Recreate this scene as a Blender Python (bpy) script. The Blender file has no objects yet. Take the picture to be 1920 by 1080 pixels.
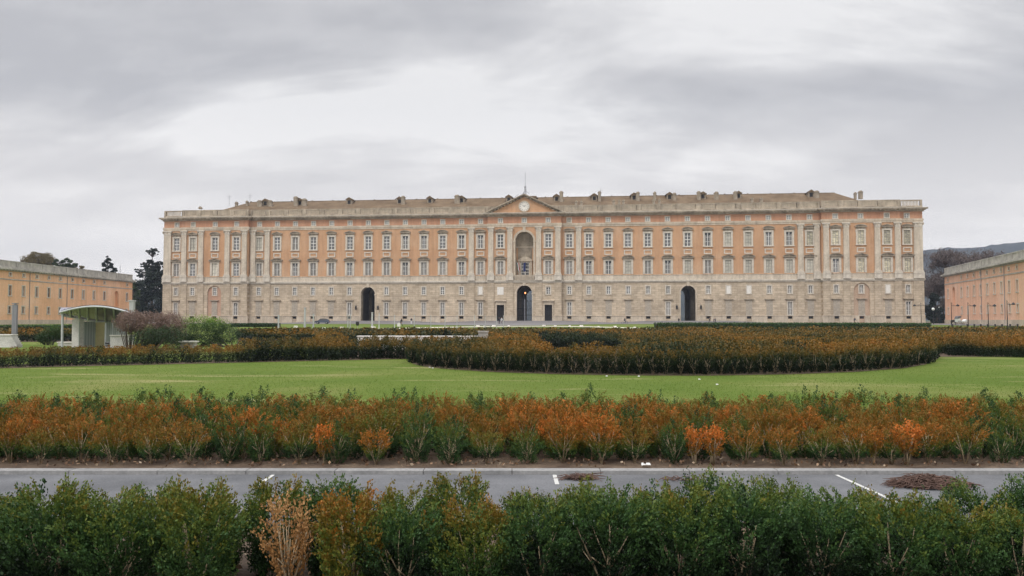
import bpy, bmesh, math, random
import numpy as np
from mathutils import Vector, Matrix
R = math.radians
rnd = random.Random(7)
rng = np.random.default_rng(11)
S = bpy.context.scene
COL = S.collection

# ------------------------------------------------------------------ camera
F = 1493.0; HZ = 600.0; EYE = 1.7
cd = bpy.data.cameras.new('camera'); cam = bpy.data.objects.new('camera', cd); COL.objects.link(cam)
cd.sensor_width = 36; cd.lens = 36*F/1920; cd.clip_start = 0.1; cd.clip_end = 20000
cam.location = (0, 0, EYE); cam.rotation_euler = (R(90+math.degrees(math.atan(60/F))), 0, 0)
S.camera = cam
# ------------------------------------------------------------------ exposure
S.view_settings.view_transform = 'Standard'; S.view_settings.look = 'None'
S.view_settings.gamma = 1; S.view_settings.exposure = 0.0
# ------------------------------------------------------------------ overcast sky
W = bpy.data.worlds.new('World'); S.world = W; W.use_nodes = True
nt = W.node_tree; nt.nodes.clear()
def N(t, **k):
    n = nt.nodes.new(t)
    for a, b in k.items(): setattr(n, a, b)
    return n
def L(a, b): nt.links.new(a, b)
def M(op, a, b=None, c=None, clamp=False):
    n = N('ShaderNodeMath', operation=op); n.use_clamp = clamp
    for i, v in enumerate((a, b, c)):
        if v is None: continue
        if isinstance(v, (int, float)): n.inputs[i].default_value = v
        else: L(v, n.inputs[i])
    return n.outputs[0]
SUN_EL, SUN_AZ = R(52), R(215)          # a bright patch behind the cloud, behind the camera
tc = N('ShaderNodeTexCoord'); sep = N('ShaderNodeSeparateXYZ'); L(tc.outputs['Generated'], sep.inputs[0])
dx, dy, dz = sep.outputs
zc = M('MAXIMUM', dz, 0.0); den = M('ADD', zc, 0.10)
den = M('ADD', zc, 0.30); comb = N('ShaderNodeCombineXYZ'); L(M('DIVIDE', dx, den), comb.inputs[0]); L(M('DIVIDE', dy, den), comb.inputs[1])
mp = N('ShaderNodeMapping'); L(comb.outputs[0], mp.inputs[0])
mp.inputs['Location'].default_value = (7.4, 2.9, 0); mp.inputs['Scale'].default_value = (1.05, 2.1, 1)
n1 = N('ShaderNodeTexNoise'); L(mp.outputs[0], n1.inputs['Vector'])
n1.inputs['Scale'].default_value = 1.0; n1.inputs['Detail'].default_value = 6; n1.inputs['Roughness'].default_value = 0.52; n1.inputs['Distortion'].default_value = 0.6
n2 = N('ShaderNodeTexNoise'); L(mp.outputs[0], n2.inputs['Vector'])
n2.inputs['Scale'].default_value = 3.1; n2.inputs['Detail'].default_value = 7; n2.inputs['Roughness'].default_value = 0.55
mixn = M('ADD', M('MULTIPLY', n1.outputs[0], 0.72), M('MULTIPLY', n2.outputs[0], 0.28))
cr = N('ShaderNodeValToRGB'); L(mixn, cr.inputs[0])
e = cr.color_ramp.elements
e[0].position = 0.40; e[0].color = (0.64, 0.64, 0.665, 1)
e[1].position = 0.59; e[1].color = (1.06, 1.05, 1.05, 1)
m = e.new(0.49); m.color = (0.79, 0.785, 0.80, 1)
# brighter, warmer band low on the horizon
hz = N('ShaderNodeMapRange'); L(zc, hz.inputs[0]); hz.inputs[1].default_value = 0.0; hz.inputs[2].default_value = 0.25; hz.inputs[3].default_value = 0.9; hz.inputs[4].default_value = 0.0
hm = N('ShaderNodeMix', data_type='RGBA'); L(hz.outputs[0], hm.inputs[0]); L(cr.outputs[0], hm.inputs[6]); hm.inputs[7].default_value = (1.32, 1.25, 1.18, 1)
# an overcast sky is brightest overhead
zen = N('ShaderNodeMapRange'); L(zc, zen.inputs[0]); zen.inputs[1].default_value = 0.42; zen.inputs[2].default_value = 0.95; zen.inputs[3].default_value = 1.0; zen.inputs[4].default_value = 3.0
bk = N('ShaderNodeMapRange'); L(dy, bk.inputs[0]); bk.inputs[1].default_value = 0.3; bk.inputs[2].default_value = -0.7; bk.inputs[3].default_value = 1.0; bk.inputs[4].default_value = 1.15
dkb = N('ShaderNodeMapRange'); L(zc, dkb.inputs[0]); dkb.inputs[1].default_value = 0.10; dkb.inputs[2].default_value = 0.27; dkb.inputs[3].default_value = 1.0; dkb.inputs[4].default_value = 0.88
br = M('MULTIPLY', M('MULTIPLY', zen.outputs[0], dkb.outputs[0]), bk.outputs[0])
sky = N('ShaderNodeTexSky', sky_type='NISHITA'); sky.sun_disc = False; sky.sun_elevation = SUN_EL; sky.sun_rotation = SUN_AZ
vm = N('ShaderNodeVectorMath', operation='SCALE'); L(hm.outputs[2], vm.inputs[0]); L(br, vm.inputs[3])
bg1 = N('ShaderNodeBackground'); L(vm.outputs[0], bg1.inputs[0]); bg1.inputs[1].default_value = 1.0
bg2 = N('ShaderNodeBackground'); L(sky.outputs[0], bg2.inputs[0]); bg2.inputs[1].default_value = 0.08
ms = N('ShaderNodeMixShader'); ms.inputs[0].default_value = 0.04; L(bg1.outputs[0], ms.inputs[1]); L(bg2.outputs[0], ms.inputs[2])
wo = N('ShaderNodeOutputWorld'); L(ms.outputs[0], wo.inputs[0])
sd = bpy.data.lights.new('sun', 'SUN'); sun = bpy.data.objects.new('sun', sd); COL.objects.link(sun)
sd.energy = 1.5; sd.angle = R(16); sd.color = (1, 0.965, 0.92)
sv = Vector((math.sin(SUN_AZ)*math.cos(SUN_EL), math.cos(SUN_AZ)*math.cos(SUN_EL), math.sin(SUN_EL)))
sun.rotation_euler = sv.to_track_quat('Z', 'Y').to_euler()

# ------------------------------------------------------------------ helpers
def terr(Y):
    if Y < 90: return 0.0
    if Y < 190: return 0.65*(Y-90)/100
    return 0.65
def at(px, Y, y=None, z=None):
    """world point seen at picture column px at distance Y (row y, or height z)"""
    X = (px-960)/F*Y
    if z is None: z = terr(Y) if y is None else EYE+(HZ-y)*Y/F
    return Vector((X, Y, z))
class Mat:
    def __init__(s, name, color, rough=0.8, spec=0.3):
        s.m = bpy.data.materials.new(name); s.m.use_nodes = True; s.t = s.m.node_tree
        s.b = s.t.nodes['Principled BSDF']; s.c = s.b.inputs['Base Color']
        s.c.default_value = (*color, 1); s.b.inputs['Roughness'].default_value = rough
        s.b.inputs['Specular IOR Level'].default_value = spec; s.color = color; s._co = None
    def n(s, t, **k):
        n = s.t.nodes.new(t)
        for a, b in k.items(): setattr(n, a, b)
        return n
    def l(s, a, b): s.t.links.new(a, b)
    def co(s, rot=(0,0,0), scale=(1,1,1), kind='Object'):
        tc = s.n('ShaderNodeTexCoord'); mp = s.n('ShaderNodeMapping')
        s.l(tc.outputs[kind], mp.inputs[0]); mp.inputs['Rotation'].default_value = rot; mp.inputs['Scale'].default_value = scale
        return mp.outputs[0]
    def noise(s, vec, scale, detail=4, rough=0.55, dist=0):
        n = s.n('ShaderNodeTexNoise'); s.l(vec, n.inputs['Vector']); n.inputs['Scale'].default_value = scale
        n.inputs['Detail'].default_value = detail; n.inputs['Roughness'].default_value = rough; n.inputs['Distortion'].default_value = dist
        return n.outputs[0]
    def ramp(s, fac, stops):
        r = s.n('ShaderNodeValToRGB'); s.l(fac, r.inputs[0]); e = r.color_ramp.elements
        while len(e) < len(stops): e.new(0.5)
        for k, (p, c) in enumerate(stops):
            e[k].position = p; e[k].color = (*c, 1) if isinstance(c, tuple) else (c, c, c, 1)
        return r.outputs[0]
    def mix(s, a, b, fac, blend='MIX'):
        n = s.n('ShaderNodeMix', data_type='RGBA', blend_type=blend)
        for i, v in ((0, fac), (6, a), (7, b)):
            if isinstance(v, (int, float)): n.inputs[i].default_value = v
            elif isinstance(v, tuple): n.inputs[i].default_value = (*v, 1)
            else: s.l(v, n.inputs[i])
        return n.outputs[2]
    def out(s, col): s.l(col, s.c); return s
    def bump(s, h, strength=0.3, dist=0.02):
        b = s.n('ShaderNodeBump'); b.inputs['Strength'].default_value = strength; b.inputs['Distance'].default_value = dist
        s.l(h, b.inputs['Height']); s.l(b.outputs[0], s.b.inputs['Normal']); return s
def mottled(name, c1, c2, scale=1.0, rough=0.85, spec=0.25, fine=12, streak=0.0, bump=0.0):
    m = Mat(name, c1, rough, spec); co = m.co()
    a = m.ramp(m.noise(co, scale, 6, 0.62), [(0.36, c1), (0.64, c2)])
    f = m.ramp(m.noise(co, scale*fine, 4), [(0.3, 0.82), (0.7, 1.12)])
    c = m.mix(a, f, 1.0, 'MULTIPLY')
    if streak:
        co2 = m.co(scale=(1.0, 1.0, 0.10)); st = m.ramp(m.noise(co2, 1.3, 5, 0.65), [(0.42, 1.0), (0.72, 1.0-streak)])
        c = m.mix(c, st, 1.0, 'MULTIPLY')
    m.out(c)
    if bump: m.bump(m.noise(co, scale*fine, 3), bump, 0.02)
    return m.m
# ---- stone and stucco
def ashlar():
    m = Mat('banded_limestone', (0.5, 0.4, 0.3), 0.9, 0.2); co = m.co(rot=(R(90), 0, 0))
    b = m.n('ShaderNodeTexBrick'); m.l(co, b.inputs['Vector'])
    b.inputs['Color1'].default_value = (0.46, 0.375, 0.28, 1); b.inputs['Color2'].default_value = (0.60, 0.495, 0.375, 1)
    b.inputs['Mortar'].default_value = (0.38, 0.30, 0.205, 1); b.inputs['Scale'].default_value = 1
    b.inputs['Brick Width'].default_value = 1.9; b.inputs['Row Height'].default_value = 0.72
    b.inputs['Mortar Size'].default_value = 0.035; b.inputs['Bias'].default_value = 0.0
    co1 = m.co()
    big = m.ramp(m.noise(co1, 0.11, 6, 0.65), [(0.35, 0.80), (0.65, 1.12)])
    st = m.ramp(m.noise(m.co(scale=(1, 1, 0.12)), 0.9, 6, 0.7), [(0.45, 1.0), (0.75, 0.74)])
    fine = m.ramp(m.noise(m.co(scale=(.6, 1, 1.6)), 1.1, 6, 0.75), [(0.3, 0.80), (0.7, 1.16)])
    c = m.mix(b.outputs[0], big, 1.0, 'MULTIPLY'); c = m.mix(c, st, 0.8, 'MULTIPLY'); c = m.mix(c, fine, 1.0, 'MULTIPLY')
    m.out(c); return m.m
def stucco(name, c1, c2, c3):
    m = Mat(name, c1, 0.92, 0.15); co = m.co()
    a = m.ramp(m.noise(co, 0.09, 6, 0.62, 0.4), [(0.34, c1), (0.52, c2), (0.70, c3)])
    st = m.ramp(m.noise(m.co(scale=(1, 1, 0.09)), 0.8, 6, 0.7), [(0.40, 1.0), (0.72, 0.70)])
    f = m.ramp(m.noise(co, 2.2, 6, 0.7), [(0.3, 0.90), (0.7, 1.08)])
    c = m.mix(m.mix(a, st, 0.8, 'MULTIPLY'), f, 1.0, 'MULTIPLY'); m.out(c); return m.m
ASH = ashlar()
STUCQ = stucco('tan_stucco', (0.46, 0.33, 0.24), (0.52, 0.38, 0.28), (0.56, 0.43, 0.33))
STUCN = stucco('faded_red_stucco', (0.44, 0.25, 0.17), (0.50, 0.31, 0.22), (0.55, 0.38, 0.28))
STUC = stucco('orange_stucco', (0.50, 0.288, 0.165), (0.55, 0.33, 0.195), (0.58, 0.38, 0.245))
STUCR = stucco('reddish_stucco', (0.48, 0.245, 0.15), (0.52, 0.285, 0.18), (0.56, 0.34, 0.23))
STUCW = stucco('apricot_stucco', (0.76, 0.44, 0.25), (0.82, 0.495, 0.30), (0.83, 0.57, 0.40))
STUCP = stucco('pink_apricot_stucco', (0.74, 0.435, 0.30), (0.78, 0.48, 0.335), (0.79, 0.54, 0.41))
LIME = mottled('pale_limestone', (0.48, 0.405, 0.315), (0.64, 0.545, 0.43), 0.35, streak=0.25)
LIMEP = mottled('pale_dado_limestone', (0.50, 0.43, 0.34), (0.67, 0.585, 0.475), 0.35, streak=0.3)
LIMED = mottled('weathered_limestone', (0.28, 0.235, 0.18), (0.48, 0.405, 0.315), 0.30, streak=0.35)
GREYST = mottled('grey_limestone', (0.35, 0.33, 0.30), (0.55, 0.52, 0.46), 0.4, streak=0.3)
TILE = None
def tiles():
    m = Mat('old_roof_tiles', (0.3, 0.2, 0.13), 0.95, 0.1); co = m.co()
    w = m.n('ShaderNodeTexWave', wave_type='BANDS', bands_direction='X'); m.l(co, w.inputs['Vector']); w.inputs['Scale'].default_value = 1.1; w.inputs['Distortion'].default_value = 0.6
    a = m.ramp(m.noise(co, 0.22, 7, 0.7), [(0.32, (0.12, 0.083, 0.053)), (0.5, (0.175, 0.125, 0.080)), (0.7, (0.24, 0.175, 0.115))])
    c = m.mix(a, m.ramp(w.outputs[1], [(0.2, 0.72), (0.7, 1.08)]), 1.0, 'MULTIPLY')
    c = m.mix(c, m.ramp(m.noise(co, 4, 4, 0.7), [(0.3, 0.8), (0.7, 1.15)]), 1.0, 'MULTIPLY')
    m.out(c); return m.m
TILE = tiles()
def plain(name, c, rough=0.6, spec=0.4, metal=0.0, var=0.12, sc=2.0, rv=0.0):
    m = Mat(name, c, rough, spec); m.b.inputs['Metallic'].default_value = metal
    f = m.ramp(m.noise(m.co(), sc, 4), [(0.3, 1-var), (0.7, 1+var)])
    col = m.mix(c, f, 1.0, 'MULTIPLY')
    if rv:
        oi = m.n('ShaderNodeObjectInfo'); col = m.mix(col, m.ramp(oi.outputs['Random'], [(0, 1-rv), (1, 1+rv)]), 1.0, 'MULTIPLY')
    m.out(col); return m.m
WHITE = plain('white_painted_wood', (0.68, 0.67, 0.64), 0.5)
GLASS = plain('dark_window_glass', (0.075, 0.075, 0.080), 0.12, 0.5, var=0.35, sc=0.8, rv=.6)
GOLD = plain('painted_reflection_glass', (0.58, 0.53, 0.38), 0.15, 0.5, var=0.5, sc=1.6, rv=.3)  # pale gold base colour paints a warm reflection into the panes
BLIND = plain('pale_blind', (0.56, 0.53, 0.45), 0.8, var=0.12, rv=.22)
BOARD = mottled('grey_boarding', (0.36, 0.31, 0.25), (0.46, 0.40, 0.325), .15)
SHUT = plain('grey_shutter', (0.33, 0.31, 0.285), 0.75, var=0.15, rv=.2)
FRAME = mottled('pale_window_stone', (0.53, 0.475, 0.40), (0.68, 0.62, 0.53), 0.8, streak=0.15)
PLAQ = plain('white_marble', (0.72, 0.69, 0.64), 0.5, var=0.08)
DARK = plain('dark_interior', (0.022, 0.021, 0.022), 0.8)
IRON = plain('black_iron', (0.035, 0.035, 0.038), 0.5, metal=0.3)
STEEL = plain('grey_steel', (0.25, 0.25, 0.27), 0.42, metal=0.35)
WSTEEL = plain('white_steel', (0.48, 0.50, 0.51), 0.4)
GALV = plain('galvanised_posts', (0.42, 0.43, 0.43), 0.5, metal=0.2)
CONC = mottled('pale_concrete', (0.46, 0.445, 0.42), (0.60, 0.58, 0.55), 1.2)
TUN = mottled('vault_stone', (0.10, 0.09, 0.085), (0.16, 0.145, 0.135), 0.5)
YEL = plain('cream_plaster', (0.66, 0.57, 0.33), 0.8)
# ---- mesh builders
class MB:
    def __init__(s): s.v = []; s.f = []; s.mi = []; s.mats = []; s.cur = 0
    def use(s, m):
        if m not in s.mats: s.mats.append(m)
        s.cur = s.mats.index(m); return s
    def face(s, pts):
        k = len(s.v); s.v += [tuple(p) for p in pts]; s.f.append(tuple(range(k, k+len(pts)))); s.mi.append(s.cur)
    def box(s, x0, x1, y0, y1, z0, z1, M4=None):
        k = len(s.v)
        P = [(x0,y0,z0),(x1,y0,z0),(x1,y1,z0),(x0,y1,z0),(x0,y0,z1),(x1,y0,z1),(x1,y1,z1),(x0,y1,z1)]
        if M4 is not None: P = [tuple(M4 @ Vector(p)) for p in P]
        s.v += P
        for f in ((0,3,2,1),(4,5,6,7),(0,1,5,4),(1,2,6,5),(2,3,7,6),(3,0,4,7)):
            s.f.append(tuple(k+i for i in f)); s.mi.append(s.cur)
        return s
    def prism(s, poly, y0, y1):
        """poly: (x,z) list ccw seen from -y; extruded y0..y1"""
        k = len(s.v); n = len(poly)
        s.v += [(x, y0, z) for x, z in poly]+[(x, y1, z) for x, z in poly]
        s.f.append(tuple(k+i for i in range(n))); s.mi.append(s.cur)
        s.f.append(tuple(k+n+i for i in reversed(range(n)))); s.mi.append(s.cur)
        for i in range(n):
            j = (i+1) % n; s.f.append((k+i, k+n+i, k+n+j, k+j)); s.mi.append(s.cur)
        return s
    def tube(s, pts, rad, seg=8, cap=True):
        pts = [Vector(p) for p in pts]; k = len(s.v)
        if isinstance(rad, (int, float)): rad = [rad]*len(pts)
        for i, p in enumerate(pts):
            a = pts[max(i-1, 0)]; b = pts[min(i+1, len(pts)-1)]; d = (b-a)
            if d.length < 1e-9: d = Vector((0,0,1))
            d.normalize(); u = d.cross(Vector((0,0,1)) if abs(d.z) < 0.9 else Vector((1,0,0))).normalized(); w = d.cross(u)
            for j in range(seg):
                t = 2*math.pi*j/seg; s.v.append(tuple(p+rad[i]*(u*math.cos(t)+w*math.sin(t))))
        for i in range(len(pts)-1):
            for j in range(seg):
                q = (j+1) % seg; s.f.append((k+i*seg+j, k+i*seg+q, k+(i+1)*seg+q, k+(i+1)*seg+j)); s.mi.append(s.cur)
        if cap:
            s.f.append(tuple(k+j for j in reversed(range(seg)))); s.mi.append(s.cur)
            e = k+(len(pts)-1)*seg; s.f.append(tuple(e+j for j in range(seg))); s.mi.append(s.cur)
        return s
    def lathe(s, prof, x=0, y=0, seg=16):
        k = len(s.v)
        for r, z in prof:
            for j in range(seg):
                t = 2*math.pi*j/seg; s.v.append((x+r*math.cos(t), y+r*math.sin(t), z))
        for i in range(len(prof)-1):
            for j in range(seg):
                q = (j+1) % seg; s.f.append((k+i*seg+j, k+i*seg+q, k+(i+1)*seg+q, k+(i+1)*seg+j)); s.mi.append(s.cur)
        return s
    def mesh(s, name, smooth=False):
        me = bpy.data.meshes.new(name); me.from_pydata(s.v, [], s.f)
        for m in s.mats: me.materials.append(m)
        me.polygons.foreach_set('material_index', s.mi)
        if smooth: me.polygons.foreach_set('use_smooth', [True]*len(s.f))
        me.update(); return me
    def obj(s, name, parent=None, loc=(0,0,0), smooth=False):
        return put(name, s.mesh(name, smooth), parent, loc)
def put(name, me, parent=None, loc=(0,0,0)):
    o = bpy.data.objects.new(name, me); COL.objects.link(o); o.parent = parent; o.location = loc; return o
def tag(o, label=None, cat=None, group=None, kind=None):
    if label: o['label'] = label
    if cat: o['category'] = cat
    if group: o['group'] = group
    if kind: o['kind'] = kind
    return o
def thing(name, label, cat, loc=(0,0,0), rz=0, group=None):
    o = bpy.data.objects.new(name, None); COL.objects.link(o); o.location = loc; o.rotation_euler = (0,0,rz); o.empty_display_size = 0.2
    return tag(o, label, cat, group)
def dup(o, parent=None, loc=None, rz=None):
    c = o.copy(); COL.objects.link(c); c.parent = parent
    for ch in o.children: dup(ch, c)
    if loc is not None: c.location = loc
    if rz is not None: c.rotation_euler = (0, 0, rz)
    return c
def struct(o, cat=None): o['kind'] = 'structure'; return o

# ------------------------------------------------------------------ ground, lawn, road
def lawn_mat():
    m = Mat('lawn_grass', (0.10, 0.17, 0.03), 1.0, 0.08); co = m.co()
    a = m.ramp(m.noise(co, 0.16, 6, 0.6, 0.6), [(0.36, (0.090, 0.138, 0.024)), (0.54, (0.114, 0.156, 0.032)), (0.68, (0.165, 0.182, 0.055))])
    b = m.ramp(m.noise(m.co(scale=(0.12, 0.55, 1)), 1.0, 6, 0.65), [(0.56, 0.0), (0.70, 1.0)])
    c = m.mix(a, (0.33, 0.29, 0.15), m.mix(0.0, b, 0.42)) if False else a
    mx = m.n('ShaderNodeMix', data_type='RGBA'); fm = m.n('ShaderNodeMath', operation='MULTIPLY'); m.l(b, fm.inputs[0]); fm.inputs[1].default_value = 0.75
    m.l(fm.outputs[0], mx.inputs[0]); m.l(a, mx.inputs[6]); mx.inputs[7].default_value = (0.34, 0.30, 0.15, 1)
    f = m.ramp(m.noise(co, 22, 3, 0.8), [(0.3, 0.80), (0.7, 1.2)])
    m.out(m.mix(mx.outputs[2], f, 1.0, 'MULTIPLY')); m.bump(m.noise(co, 30, 3, 0.8), 0.5, 0.03); return m.m
LAWN = lawn_mat()
SOIL = mottled('bare_soil', (0.075, 0.050, 0.036), (0.165, 0.120, 0.085), 2.2, bump=0.8)
ASPH = mottled('asphalt', (0.105, 0.108, 0.116), (0.165, 0.168, 0.178), 0.9, fine=50, streak=0.0, bump=0.3)
FAPH = mottled('forecourt_asphalt', (0.165, 0.155, 0.155), (0.205, 0.195, 0.195), 0.06, fine=20)
FIELD = mottled('far_ground', (0.05, 0.07, 0.03), (0.09, 0.10, 0.05), 0.01)
GRAV = mottled('pale_gravel', (0.62, 0.58, 0.47), (0.74, 0.70, 0.58), 0.3)
BR = [-60, 0, 9.2, 12.5, 30, 60, 90, 190, 480]
def sheet(name, mat, polyfn, ys, dz, label=None):
    """strip between left/right edges polyfn(Y)->(x0,x1), following the terrain"""
    mb = MB().use(mat)
    for a, b in zip(ys[:-1], ys[1:]):
        x0, x1 = polyfn(a); X0, X1 = polyfn(b)
        mb.face([(x0, a, terr(a)+dz), (x1, a, terr(a)+dz), (X1, b, terr(b)+dz), (X0, b, terr(b)+dz)])
    o = mb.obj(name); struct(o); return o
sheet('ground', SOIL, lambda Y: (-900, 900), [-60, 9.05, 90, 190, 480], -0.055)
mb = MB().use(FIELD); mb.face([(-9000, 480, 0.595), (9000, 480, 0.595), (9000, 9000, 0.595), (-9000, 9000, 0.595)])
mb.face([(-9000, -60, -0.055), (-900, -60, -0.055), (-900, 480, 0.595), (-9000, 480, 0.595)])
mb.face([(900, -60, -0.055), (9000, -60, -0.055), (9000, 480, 0.595), (900, 480, 0.595)]); struct(mb.obj('outlying_ground'))
sheet('lawn', LAWN, lambda Y: (-160, 160), [12.2, 90, 190, 212], 0.0)
mb = MB().use(SOIL); n = 110
xs = np.linspace(-22, 22, n); yy = np.linspace(9.2, 12.2, 14)
def soilz(x, y): return -0.008+0.016*math.sin(x*5.1+y*3)*math.sin(y*7.3-x*2.0)
for i in range(n-1):
    for j in range(13):
        mb.face([(xs[i], yy[j], soilz(xs[i], yy[j])), (xs[i+1], yy[j], soilz(xs[i+1], yy[j])), (xs[i+1], yy[j+1], soilz(xs[i+1], yy[j+1])), (xs[i], yy[j+1], soilz(xs[i], yy[j+1]))])
struct(mb.obj('planting_strip'))
mb = MB().use(SOIL); yy2 = np.linspace(2.6, 6.6, 16)
for i in range(n-1):
    for j in range(15):
        mb.face([(xs[i], yy2[j], soilz(xs[i], yy2[j])), (xs[i+1], yy2[j], soilz(xs[i+1], yy2[j])), (xs[i+1], yy2[j+1], soilz(xs[i+1], yy2[j+1])), (xs[i], yy2[j+1], soilz(xs[i], yy2[j+1]))])
struct(mb.obj('near_planting_strip'))
KERBM = mottled('kerb_stone', (0.23, 0.23, 0.23), (0.32, 0.315, 0.31), 2)
mb = MB().use(ASPH).box(-60, 60, 6.85, 9.05, -0.2, -0.040); struct(mb.obj('road'))
for nm, a, b in (('kerb', 9.05, 9.21),):
    mb = MB().use(KERBM)
    for i in range(-40, 40): mb.box(i*1.0+0.004, i*1.0+0.996, a, b, -0.2, 0.001+0.003*rnd.random())
    struct(mb.obj(nm))
KERBM2 = None
MARK = plain('worn_road_paint', (0.52, 0.52, 0.50), 0.7, var=0.35, sc=30)
def bayline(p0, p1, label):
    a = Vector(p0); b = Vector(p1); d = (b-a).normalized(); w = Vector((-d.y, d.x, 0))*0.022
    mb = MB().use(MARK); mb.face([a-w, b-w, b+w, a+w]) if w.y < 0 else mb.face([a+w, b+w, b-w, a-w])
    o = mb.obj('parking_line'); struct(o)
def road_pt(px, y): Y = (EYE+0.036)*F/(y-HZ); return at(px, Y, z=-0.036)
bayline(road_pt(488, 906), road_pt(516, 887.5), '')
bayline(road_pt(1044, 905), road_pt(1039, 887.5), '')
bayline(road_pt(1680, 940), road_pt(1563, 887.5), '')
# forecourt in front of the palace and the pale path crossing the lawn
ROT = -0.1046625; PX, PY = 4.104, 258.48
def pinv(px, d=0):
    t = (px-960)/F; c, s = math.cos(-ROT), math.sin(-ROT)
    # point = (PX + u c + d s, PY - u s + d c)
    return (t*(PY+d*c)-PX-d*s)/(c+t*s)
mb = MB().use(FAPH)
edge = [(-200, 213), (300, 213), (480, 213), (670, 210), (760, 190), (850, 172), (930, 165), (1010, 170), (1100, 188), (1228, 205), (1500, 208), (1740, 190), (1800, 170), (2300, 130)]
E2 = []
for (p, z), (q, w) in zip(edge[:-1], edge[1:]):
    for k in range(4): t = k/4; E2.append((p+(q-p)*t, z+(w-z)*t))
E2.append(edge[-1])
for (p, z), (q, w) in zip(E2[:-1], E2[1:]):
    a = at(p, z); b = at(q, w)
    ys = lambda P: (P.x, 192.0, terr(192)+0.05)
    if z < 190 or w < 190:
        za = max(z, 0); a2 = Vector((a.x*1.0, max(a.y, 191), 0.70)); b2 = Vector((b.x, max(b.y, 191), 0.70))
        mb.face([a+Vector((0,0,.05)), b+Vector((0,0,.05)), b2, a2]); c1, c2 = a2, b2
    else: c1 = Vector((a.x, a.y, 0.70)); c2 = Vector((b.x, b.y, 0.70))
    mb.face([c1, c2, (c2.x, 420, 0.70), (c1.x, 420, 0.70)])
struct(mb.obj('forecourt'))
mb = MB().use(GRAV)
path = [(700, 121), (760, 130), (830, 139), (900, 147), (960, 152), (1020, 153), (1080, 149), (1140, 140), (1190, 131), (1230, 124)]
for (p, z), (q, w) in zip(path[:-1], path[1:]):
    a, b, c, d = at(p, z), at(q, w), at(q, w+7), at(p, z+7)
    for v in (a, b, c, d): v.z += 0.06
    mb.face([a, b, c, d])
struct(mb.obj('path'))

# ------------------------------------------------------------------ palace
PAL = thing('palace', 'long orange and stone palace with pilasters, central pediment and clock', 'palace', (PX, PY, 0), ROT)
def wall(mb, x0, x1, z0, z1, y, holes, rev=0.45, rmat=None):
    """front wall plane at y with rectangular or arched holes (a,b,c,d,arch)"""
    xs = sorted({x0, x1, *[h[0] for h in holes], *[h[1] for h in holes]}); zs = sorted({z0, z1, *[h[2] for h in holes], *[h[3] for h in holes]})
    xs = [x for x in xs if x0 <= x <= x1]; zs = [z for z in zs if z0 <= z <= z1]
    wm = mb.cur
    for xa, xb in zip(xs[:-1], xs[1:]):
        run = None
        for za, zb in zip(zs[:-1], zs[1:]):
            cx, cz = (xa+xb)/2, (za+zb)/2
            if any(h[0] < cx < h[1] and h[2] < cz < h[3] for h in holes):
                if run: mb.face([(xa,y,run[0]),(xb,y,run[0]),(xb,y,run[1]),(xa,y,run[1])]); run = None
            else: run = (run[0], zb) if run else (za, zb)
        if run: mb.face([(xa,y,run[0]),(xb,y,run[0]),(xb,y,run[1]),(xa,y,run[1])])
    for h in holes:
        a, b, c, d = h[:4]; r = rev if len(h) < 6 else h[5]
        if len(h) > 4 and h[4]:
            rad = (b-a)/2; sp = d-rad; cx = (a+b)/2; n = 18
            arc = [(cx-rad*math.cos(math.pi*i/n), sp+rad*math.sin(math.pi*i/n)) for i in range(n+1)]
            for (p, q), (p2, q2) in zip(arc[:-1], arc[1:]):
                mb.face([(p,y,q),(p2,y,q2),(p2,y,d),(p,y,d)])
            if rmat: mb.use(rmat)
            for (p, q), (p2, q2) in zip(arc[:-1], arc[1:]): mb.face([(p,y,q),(p,y+r,q),(p2,y+r,q2),(p2,y,q2)])
            mb.face([(a,y,c),(a,y+r,c),(a,y+r,sp),(a,y,sp)]); mb.face([(b,y,c),(b,y,sp),(b,y+r,sp),(b,y+r,c)]); mb.face([(a,y,c),(b,y,c),(b,y+r,c),(a,y+r,c)])
        else:
            if rmat: mb.use(rmat)
            mb.face([(a,y,c),(a,y+r,c),(a,y+r,d),(a,y,d)]); mb.face([(b,y,c),(b,y,d),(b,y+r,d),(b,y+r,c)])
            mb.face([(a,y,d),(a,y+r,d),(b,y+r,d),(b,y,d)]); mb.face([(a,y,c),(b,y,c),(b,y+r,c),(a,y+r,c)])
        mb.cur = wm
BAYS = [0, 7.78, 14.5]+[14.5+6.279*k for k in range(1, 13)]+[97.2, 104.76, 112.54, 118.78]
BAYS = sorted({round(s*b, 3) for b in BAYS for s in (-1, 1)})
def plane(u):
    a = abs(u)
    if a < 12.0: return -1.2
    if a < 93.1: return 0.0
    if a < 116.6: return -1.5
    return -0.7
SEG = [(-123.4, -116.6), (-116.6, -93.1), (-93.1, -12.0), (-12.0, 12.0), (12.0, 93.1), (93.1, 116.6), (116.6, 123.4)]
ARCH = 52.174
ZS, ZD, ZU, ZA, ZB, ZC, ZT = 13.75, 14.55, 16.2, 31.9, 33.05, 35.25, 36.45
gl = MB().use(ASH); up = MB().use(STUC); at_ = MB().use(STUCR); dado = MB().use(LIMEP); soc = MB().use(LIME)
string = MB().use(FRAME); arch_ = MB().use(LIME); corn = MB().use(LIMED); niche_panels = MB()
GH = {}                                       # kinds of ground floor opening
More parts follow.
